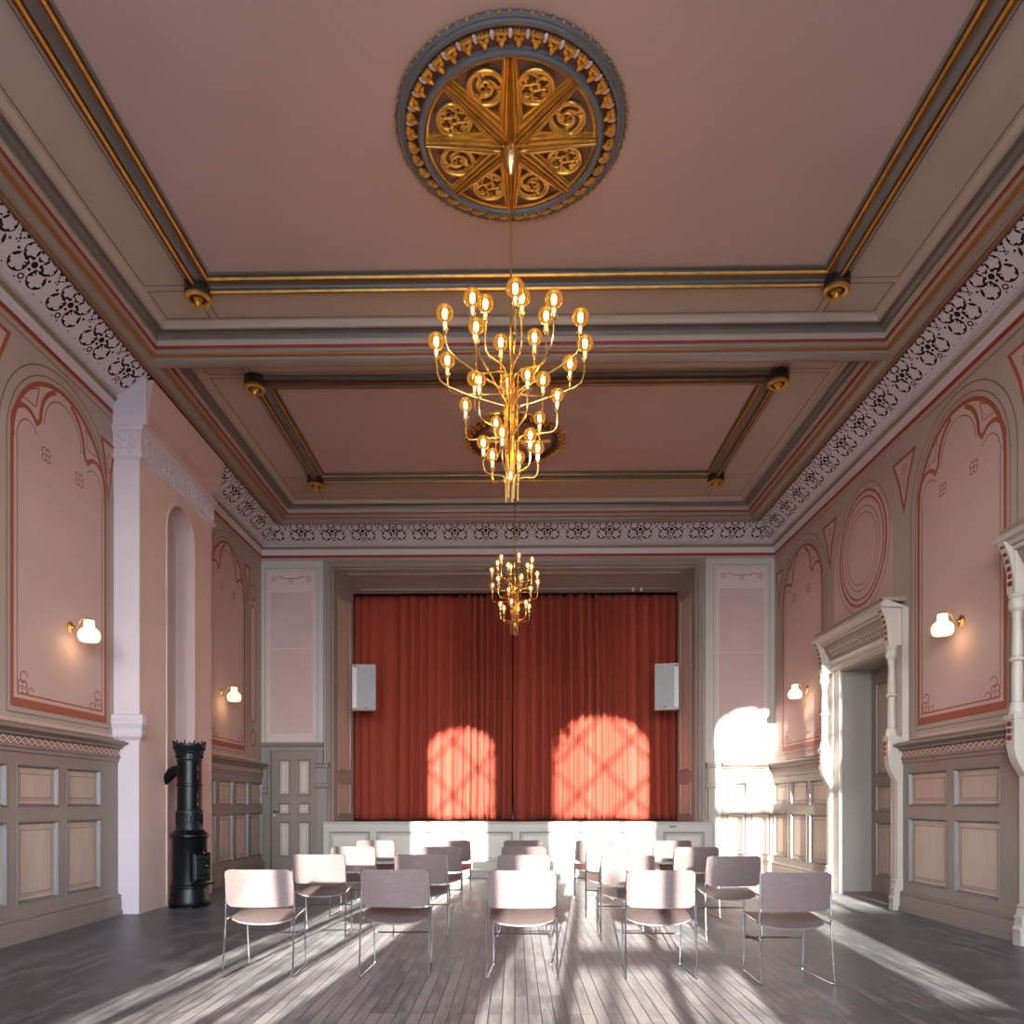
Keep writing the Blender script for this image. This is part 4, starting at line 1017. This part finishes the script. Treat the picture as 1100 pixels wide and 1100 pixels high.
# ================================================================== STOVE
def stove():
    X, Y = -3.90, 8.86; root = empty('cast_iron_stove', (X, Y, 0)); tag(root, 'tall black cylindrical cast iron stove with spiked crown beside the salmon chimney breast', 'stove')
    I = 'iron'
    b = MB(); b.lathe((0, 0, 0), [(.225, .03), (.235, .05), (.232, .08), (.215, .20), (.212, .235), (.222, .245), (.222, .27), (.205, .285)], I, 36); base = b.build('base', root, smooth=True)
    for k in range(4):
        b = MB(); t = pi/4+k*pi/2; b.ball((.19*cos(t), .19*sin(t), .027), .045, I, 1, 1, .6, 8); b.build('foot', base, smooth=True)
    b = MB(); b.lathe((0, 0, 0), [(.200, .27), (.200, .82), (.21, .835), (.222, .85), (.222, .87), (.205, .885), (.17, .92), (.165, .93)], I, 36); b.build('fire_drum', root, smooth=True)
    b = MB(); b.lathe((0, 0, 0), [(.150, .92), (.150, .95), (.156, .955), (.156, .97), (.148, .975), (.148, 1.13), (.156, 1.135), (.156, 1.155), (.15, 1.165)], 'ironl', 36); col = b.build('patterned_collar', root, smooth=True)
    b = MB(); n = 26
    for k in range(n):
        t0 = 2*pi*k/n
        for dirn in (1, -1):
            pts = [(.1495*cos(t0+dirn*q*.24), .1495*sin(t0+dirn*q*.24), .985+.14*q) for q in (0, .5, 1)]
            b.tube(pts, .004, I, 5)
    b.build('lattice_relief', col)
    b = MB(); b.lathe((0, 0, 0), [(.140, 1.15), (.140, 1.44), (.148, 1.445), (.150, 1.46), (.148, 1.475), (.138, 1.48), (.137, 1.75)], I, 36); b.build('upper_column', root, smooth=True)
    b = MB(); b.lathe((0, 0, 0), [(.145, 1.745), (.148, 1.76), (.140, 1.77), (.140, 1.83), (.148, 1.84), (.150, 1.855), (.155, 1.87), (.180, 1.91), (.186, 1.93), (.186, 1.955), (.17, 1.955), (.16, 1.93)], 'ironl', 36); cr = b.build('crown', root, smooth=True)
    n = 22
    for k in range(n):
        b = MB(); t = 2*pi*k/n; x, y = .178*cos(t), .178*sin(t)
        b.lathe((x, y, 1.95), [(.012, 0), (.006, .012), (.013, .022), (.003, .042)] if k % 2 else [(.014, 0), (.008, .015), (.004, .022)], I, 6)
        b.ball((.150*cos(t), .150*sin(t), 1.80), .011, I, 1, 1, 1.6, 6); b.ball((.176*cos(t), .176*sin(t), 1.90), .011, I, 1, 1, 1, 6)
        b.tube([(.142*cos(t), .142*sin(t), 1.80), (.176*cos(t), .176*sin(t), 1.90), (.180*cos(t), .180*sin(t), 1.955)], .004, I, 5); b.build('crown_spike', cr, smooth=True)
    # side ornaments facing right: curled relief on the column
    b = MB()
    for zc in (1.26, 1.36, 1.58, 1.68, 1.0):
        for a0 in (-.55, ):
            for s in (1, -1):
                pts = []
                for i in range(9):
                    t = i/8; th = a0+s*.10*sin(t*pi*1.6)+.0; z = zc+s*.0+.05*cos(t*pi*1.7)*s
                    pts.append((.143*cos(th), .143*sin(th), z))
                b.tube(pts, .007, I, 5)
    b.build('scroll_relief', root, smooth=True)
    # fire door towards the right and camera
    ang = -.50
    R = lambda x, y, z: (x*cos(ang)-y*sin(ang), x*sin(ang)+y*cos(ang), z)
    b = MB(R); b.box(.15, .235, -.12, .12, .32, .66, I); b.box(.23, .25, -.105, .105, .34, .64, 'ironl'); fd = b.build('fire_door', root); bv = fd.modifiers.new('b', 'BEVEL'); bv.width = .008
    b = MB(R)
    b.tube([(.25, -.09, .40), (.275, -.09, .42), (.275, -.09, .56), (.25, -.09, .58)], .009, I); b.lathe((.27, .05, .50), [(.03, -.01), (.035, 0), (.02, .02), (.006, .03)], I, 12, axis='x')
    for k in range(3):
        b.tube([(.252+.01, .075*cos(t*.7+k*2.1), .49+.12*sin(t*.7+k*2.1)*.9) for t in range(6)], .008, I, 5)
    b.ball((.27, 0, .66), .035, I); b.ball((.27, .06, .64), .02, I); b.ball((.275, -.04, .36), .022, I)
    b.build('door_latch', fd, smooth=True)
    b = MB(R); b.box(.14, .31, -.11, .11, .285, .30, I); b.build('ash_ledge', root)
    b = MB(R); b.tube([(.14, 0, 1.05), (.20, 0, 1.05)], .012, I); b.lathe((.205, 0, 1.05), [(.012, -.01), (.028, 0), (.028, .012), (.01, .02)], I, 10, axis='x'); b.ball((.17, 0, 1.09), .018, I); b.build('damper_knob', root, smooth=True)
    # flue pipe with two elbows into the niche
    b = MB(); b.tube([(-.10, .0, 1.64), (-.19, .03, 1.64), (-.24, .05, 1.60), (-.46, .14, 1.42), (-.56, .16, 1.40)], .058, I, 20); b.tube([(-.22, .04, 1.622), (-.235, .047, 1.608)], .065, I, 20); b.build('flue_pipe', root, smooth=True)
    return root
stove()

# ================================================================== SCONCES
def sconce(T, s, z, label, ds):
    root = empty('wall_sconce', T(s, z, 0)); tag(root, label, 'wall lamp')
    o = Vector(T(s, z, 0)); TT = lambda a, b_, c: tuple(Vector(T(s+a, z+b_, c))-o)
    b = MB(TT)
    def lz(b, prof, c, m, n=24):     # lathe around d axis
        b.loft([[(c[0]+max(r, 1e-4)*cos(2*pi*j/n), c[1]+max(r, 1e-4)*sin(2*pi*j/n), c[2]+h) for j in range(n)] for r, h in prof], m, True, True, True)
    def lv(b, prof, c, m, n=28):     # lathe around vertical
        b.loft([[(c[0]+max(r, 1e-4)*cos(2*pi*j/n), c[1]+h, c[2]+max(r, 1e-4)*sin(2*pi*j/n)) for j in range(n)] for r, h in prof], m, True, True, True)
    lz(b, [(.062, 0), (.064, .012), (.055, .020), (.020, .026), (.012, .04)], (0, 0, 0), 'brass'); b.build('wall_plate', root, smooth=True)
    a = ds*.0
    b = MB(TT); b.tube([(0, 0, .02), (a*.2, .0, .07), (a*.4, .06, .10), (a*.8, .10, .14), (a, .105, .175), (a, .08, .19)], .007, 'brass'); b.build('arm', root, smooth=True)
    b = MB(TT); lv(b, [(.02, .085), (.044, .08), (.050, .065), (.050, .03), (.054, .012), (.062, .0), (.086, -.018), (.102, -.045), (.106, -.075), (.101, -.105), (.088, -.13), (.08, -.135), (.05, -.13)], (a, -.005, .195), 'opal'); b.build('glass_shade', root, smooth=True, label='white opal glass globe, lit')
    b = MB(TT); lv(b, [(.016, .09), (.03, .088), (.034, .075), (.034, .065)], (a, .005, .195), 'brass'); b.build('shade_cap', root, smooth=True)
    li = bpy.data.lights.new('sconce_bulb', 'POINT'); li.energy = 1.2; li.color = (1, .62, .28); li.shadow_soft_size = .05
    lo = bpy.data.objects.new('bulb_light', li); COL.objects.link(lo); lo.parent = root; lo.location = TT(a, -.16, .19)
    return root
sconce(TL, 7.46, 3.02, 'lit opal wall lamp inside the large painted arch on the left wall', 1)
sconce(TL, 11.35, 2.95, 'lit opal wall lamp on the left wall behind the stove', 1)
sconce(TR, 7.68, 3.10, 'lit opal wall lamp on the right wall between the two door surrounds', 1)
sconce(TR, 11.68, 3.02, 'lit opal wall lamp in the far right corner above the sunlit wainscot', 1)

# ================================================================== CHANDELIERS
def bulb_mesh(R, nm):
    b = MB(); h = R*1.15
    prof = [(R*.22, 0), (R*.24, R*.12)]
    for i in range(11):
        t = -pi/2+.30+(pi-.30)*i/10
        prof.append((max(R*cos(t), 1e-4), h+R*sin(t)))
    n = 16
    b.loft([[(r*cos(2*pi*j/n), r*sin(2*pi*j/n), z) for j in range(n)] for r, z in prof], 'bulbglass', True)
    f = []
    for k in range(4):
        t = k*pi/2; b.tube([(R*.16*cos(t), R*.16*sin(t), h-R*.55), (R*.24*cos(t), R*.24*sin(t), h), (R*.16*cos(t), R*.16*sin(t), h+R*.45)], R*.045, 'filament', 5)
    o = b.build(nm, smooth=True, fix=True, angle=60); me = o.data; bpy.data.objects.remove(o); return me
def socket_mesh():
    b = MB(); b.lathe((0, 0, 0), [(.005, -.035), (.014, -.03), (.022, -.008), (.024, 0)], 'brass', 12); b.lathe((0, 0, 0), [(.014, 0), (.0155, .002), (.0155, .04), (.012, .044)], 'whitecer', 12)
    o = b.build('socket', smooth=True, angle=60); me = o.data; bpy.data.objects.remove(o); return me
BM = {r: bulb_mesh(r, 'bulb_glass') for r in (.0625, .05, .04)}; SM = socket_mesh()
def chandelier(x, y, zbot, tiers, label, zc, br=.0065):
    root = empty('chandelier', (x, y, zbot)); tag(root, label, 'chandelier')
    b = MB(); b.lathe((0, 0, zc-zbot), [(.07, 0), (.085, -.01), (.082, -.04), (.06, -.10), (.03, -.165), (.012, -.19)], 'brass', 24); b.build('ceiling_canopy', root, smooth=True)
    b = MB(); b.tube([(0, 0, .16), (0, 0, zc-zbot-.15)], .008, 'brass', 10); b.lathe((0, 0, .12), [(.02, 0), (.03, .02), (.03, .06), (.012, .08)], 'brass', 16); b.build('stem', root, smooth=True)
    for (n, r, zs, z0, ph, tail, rb) in tiers:
        # n arms, reach r, socket height zs, bend height z0, tail drop
        for k in range(n):
            a = ph+2*pi*k/n; c_, s_ = cos(a), sin(a); r0 = .035+.02*((k+n) % 2)
            b = MB(); P = lambda q, z: (c_*q, s_*q, z-zbot)
            pts = [P(r0, z0-tail), P(r0, z0-.07), P(r0+.004, z0-.03), P(r0+.02, z0-.008), P(r0+.05, z0)]
            rise = zs-z0
            if r > .4: pts += [P(r0+.10, z0+.012), P(r*.55, z0+rise*.18), P(r-.09, z0+rise*.36), P(r-.03, z0+rise*.48), P(r-.006, z0+rise*.66), P(r, zs-.03)]
            else: pts += [P(r-.07, z0), P(r-.03, z0+.006), P(r-.008, z0+.028), P(r, z0+.06), P(r, zs-.03)]
            b.tube(pts, br, 'brass', 8); o = b.build('arm', root, smooth=True)
            so = bpy.data.objects.new('socket', SM); COL.objects.link(so); so.parent = o; so.location = P(r, zs)
            bo = bpy.data.objects.new('bulb', BM[rb]); COL.objects.link(bo); bo.parent = o; bo.location = Vector(P(r, zs))+Vector((0, 0, .036))
    return root
C1 = [(6, .56, H(3.38), H(3.10), -pi/2+.06, .30, .0625), (6, .56, H(3.36), H(3.00), -pi/2+pi/6+.04, .34, .0625), (6, .27, H(3.52), H(3.26), -pi/2+.30, .35, .0625),
      (6, .35, H(2.94), H(2.76), -pi/2+.35, .34, .05), (6, .21, H(2.60), H(2.46), -pi/2+.75, .18, .05)]
chandelier(-.03, 5.60, H(2.30), C1, 'large brass chandelier with thirty glowing round bulbs hanging nearest the viewer', ZC-.125)
C2 = [(6, .31, H(3.18), H(2.99), .25, .30, .04), (6, .24, H(3.33), H(3.12), .75, .34, .04), (6, .31, H(3.02), H(2.86), .80, .30, .04), (6, .20, H(2.72), H(2.58), .3, .19, .04)]
C2 = [(n, r*1.04, a-.06, c-.06, p, t, q) for n, r, a, c, p, t, q in C2]
chandelier(-.0, 10.30, H(2.31), C2, 'smaller brass chandelier hanging farther back in front of the red curtains', ZC-.04)

# ================================================================== CHAIRS
def chair_proto():
    root = empty('chair', (0, 0, 0))
    W = .242
    # backrest: gently curved plate with rounded corners; local y = 0 at the rear legs, +y forward
    def plate(b, fpt, nx, ny, w, h, rad, th, m):
        # rounded-rectangle grid mapped by fpt(u, v, t)
        rows = []
        for j in range(ny+1):
            v = -h/2+h*j/ny
            dv = max(0, abs(v)-(h/2-rad)); lim = w/2-(rad-sqrt(max(0, rad*rad-dv*dv)) if dv > 0 else 0)
            rows.append([(lim*(2*i/nx-1), v) for i in range(nx+1)])
        f = [[fpt(u, v, th/2) for u, v in r] for r in rows]; k = [[fpt(u, v, -th/2) for u, v in r] for r in rows]
        b.loft(f, m, False); b.loft(k, m, False)
        edge = [(0, i) for i in range(nx+1)]+[(j, nx) for j in range(1, ny+1)]+[(ny, i) for i in range(nx-1, -1, -1)]+[(j, 0) for j in range(ny-1, 0, -1)]
        b.loft([[f[j][i] for j, i in edge], [k[j][i] for j, i in edge]], m, True)
    b = MB()
    plate(b, lambda u, v, t: (u, .012-.045*(1-(u/W)**2)-.045*(v/.27+.5)+t+.012, .637+v), 16, 14, .484, .272, .035, .010, 'veneer')
    o = b.build('backrest', root, smooth=True, angle=40)
    b = MB()
    def seat(u, v, t):
        q = v/.42+.5                           # 0 rear, 1 front
        zz = .425+.025*q-.035*(1-(u/.235)**2)*(1-q*.75)-.03*max(0, q-.85)/.15*.5-(.02*(1-q)**3)
        return (u, .035+.40*q, zz+t)
    plate(b, seat, 16, 16, .468, .42, .07, .011, 'veneer')
    b.build('seat', root, smooth=True, angle=40)
    r = .0068
    for s in (-1, 1):
        b = MB()
        b.tube([(s*.236, -.012, .762), (s*.244, .003, .64), (s*.246, .012, .50), (s*.247, .008, .42), (s*.249, -.035, .05), (s*.249, -.04, .014), (s*.247, -.028, .006), (s*.244, -.01, .006), (s*.222, .40, .006), (s*.220, .415, .008), (s*.219, .42, .02), (s*.222, .385, .40), (s*.224, .375, .425), (s*.226, .345, .436), (s*.238, .06, .416), (s*.245, .012, .41)], r, 'chrome', 8)
        b.build('side_frame', root, smooth=True)
    b = MB(); b.tube([(-.221, .403, .25), (.221, .403, .25)], r*.9, 'chrome', 8); b.build('stretcher', root, smooth=True)
    b = MB(); b.tube([(-.236, .10, .405), (-.12, .11, .385), (.12, .11, .385), (.236, .10, .405)], r*.9, 'chrome', 8); b.tube([(-.226, .34, .425), (.226, .34, .425)], r*.9, 'chrome', 8); b.build('seat_rail', root, smooth=True)
    for s in (-1, 1):
        for yy in (0.0, .38): b = MB(); b.ball((s*(.243-.05*yy), yy, .006), .009, 'black', .8, 1.6, .7, 6); b.build('glide', root, smooth=True)
    return root
COLN = ['leftmost column', 'second column from the left', 'middle column', 'second column from the right', 'rightmost column']
ROWN = ['front row, nearest the viewer', 'second row', 'third row', 'back row, nearest the stage']
look = {(0, 0): 'sunlit back with a dark shadow stripe at its right', (1, 0): 'wholly shaded grey brown back', (2, 0): 'sunlit back and shaded left edge', (3, 0): 'dark shadow bar down its sunlit back', (4, 0): 'wholly shaded back',
        (0, 1): 'sunlit back', (4, 1): 'shaded back'}
XS = [[-1.83, -1.815, -1.77, -1.775], [-.86, -.87, -.83, -.81], [.05, .085, .10, .105], [1.035, 1.03, 1.02, 1.02], [1.93, 1.96, 1.965, 2.0]]
YS = [5.30, 6.86, 8.12, 9.50]
proto = None
rr = random.Random(5)
for ci in range(5):
    for ri in range(4):
        if proto is None: o = proto = chair_proto()
        else: o = copy_tree(proto)
        y = YS[ri]+rr.uniform(-.03, .03)
        if (ci, ri) == (4, 0): y = 5.15
        if (ci, ri) == (4, 1): y = 6.72
        if (ci, ri) == (3, 1): y = 6.80
        o.location = (XS[ci][ri], y, .0); o.rotation_euler = (0, 0, rr.uniform(-.03, .03))
        lk = look.get((ci, ri), 'wooden chair on chrome rods')
        tag(o, 'stacking chair in the %s, %s' % (COLN[ci], ROWN[ri]) if (ci, ri) not in look else 'chair with %s, %s, %s' % (lk, COLN[ci], ROWN[ri].split(',')[0]), 'chair', 'chrome and wood chairs set out in rows facing the stage')

# ================================================================== OUTSIDE, LIGHT, CAMERA
b = MB(); b.box(-60, 60, -80, YR-.35, -1.0, -.8, 'ground'); struct(b.build('ground'), 'pale gravel ground outside behind the viewer', 'ground')
rr = random.Random(3)
def bare_tree(x, y, h, seed, name_label):
    rr = random.Random(seed); b = MB()
    def br(p, d, l, r, lev):
        pts = [p]; q = Vector(p); dd = Vector(d).normalized(); n = 4
        for i in range(n):
            dd = (dd+Vector((rr.uniform(-.18, .18), rr.uniform(-.18, .18), rr.uniform(-.05, .15)))).normalized(); q = q+dd*l/n; pts.append(tuple(q))
        b.tube(pts, r, 'bark', 6, radii=[r*(1-.5*i/n) for i in range(n+1)])
        if lev < 3:
            for k in range(3):
                t = rr.uniform(.35, 1); o = Vector(pts[int(t*n)]); a = rr.uniform(0, 2*pi)
                br(tuple(o), dd*.8+Vector((cos(a), sin(a)*.5, .25)), l*.62, r*.5, lev+1)
    br((x, y, -.8), (0, 0, 1), h*.5, .10, 0)
    o = b.build('bare_tree', smooth=True); tag(o, name_label, 'tree')
bare_tree(-1.0, -9.5, 8, 2, 'slim bare tree outside the middle window behind the viewer')
bare_tree(-3.6, -10.5, 7.5, 9, 'slim bare tree outside the left window behind the viewer')
# unseen posts and hedge box, added to stripe and cut the low sun
hg = MB(); hg.box(2.02+.47-.16, 3.6, -3.4, -2.6, -.8, 1.80+.0, 'leaf'); tag(hg.build('sun_block_hedge'), 'unseen hedge box added outside the right window to block the low sun', 'hedge')
for k, (x, w) in enumerate(((-.12, .035), (.10, .04), (.31, .05), (.60, .06), (.86, .05))):
    b = MB(); b.lathe((0, 0, 0), [(w, 0), (w, 1.62-.1*(k % 3)), (w*.4, 1.80-.1*(k % 3))], 'bark', 8); o = b.build('sun_stripe_post'); o.location = (x-.1, -3.2-.15*(k % 2), -.8)
    tag(o, 'thin unseen post added outside in place of low branches to stripe the sun', 'post', 'unseen posts added outside the middle window to stripe the sun')

W = bpy.data.worlds.new('sky'); SC.world = W; W.use_nodes = True
nt = W.node_tree; bg = nt.nodes['Background']
tc = nt.nodes.new('ShaderNodeTexCoord'); sx = nt.nodes.new('ShaderNodeSeparateXYZ'); cr = nt.nodes.new('ShaderNodeValToRGB')
nt.links.new(tc.outputs['Generated'], sx.inputs[0]); nt.links.new(sx.outputs['Z'], cr.inputs[0]); nt.links.new(cr.outputs[0], bg.inputs[0])
cr.color_ramp.elements[0].color = (.95, .92, .90, 1); cr.color_ramp.elements[1].color = (.42, .58, .95, 1); cr.color_ramp.elements[1].position = .6
SKY, SUN = 34.0, 24.0
bg.inputs[1].default_value = SKY
sun = bpy.data.lights.new('sun', 'SUN'); sun.energy = SUN; sun.angle = math.radians(.6); sun.color = (1, .96, .91)
so = bpy.data.objects.new('sun', sun); COL.objects.link(so); so.location = (-3, -20, 8)
el = math.radians(9.0); az = .10
dirv = Vector((az, 1, 0)).normalized()*cos(el)+Vector((0, 0, -sin(el)))
so.rotation_euler = dirv.to_track_quat('-Z', 'Y').to_euler()

cam = bpy.data.cameras.new('camera'); co = bpy.data.objects.new('camera', cam); COL.objects.link(co)
cam.sensor_fit = 'HORIZONTAL'; cam.sensor_width = 36; cam.lens = 800*36/1100; cam.clip_start = .05; cam.clip_end = 300
yaw = math.radians(1.0)
co.location = (0, 0, CAMZ); co.rotation_euler = (pi/2, 0, yaw)
cam.shift_x = (550-(553-800*tan(yaw)))/1100; cam.shift_y = (863-550)/1100
SC.camera = co
vs = SC.view_settings; vs.view_transform = 'Standard'; vs.look = 'None'; vs.gamma = 1; vs.use_curve_mapping = False; vs.exposure = .32
SC.cycles.use_denoising = True; SC.cycles.max_bounces = 10; SC.cycles.diffuse_bounces = 6; SC.cycles.transparent_max_bounces = 24
SC.cycles.caustics_reflective = False; SC.cycles.caustics_refractive = False; SC.cycles.sample_clamp_indirect = 6
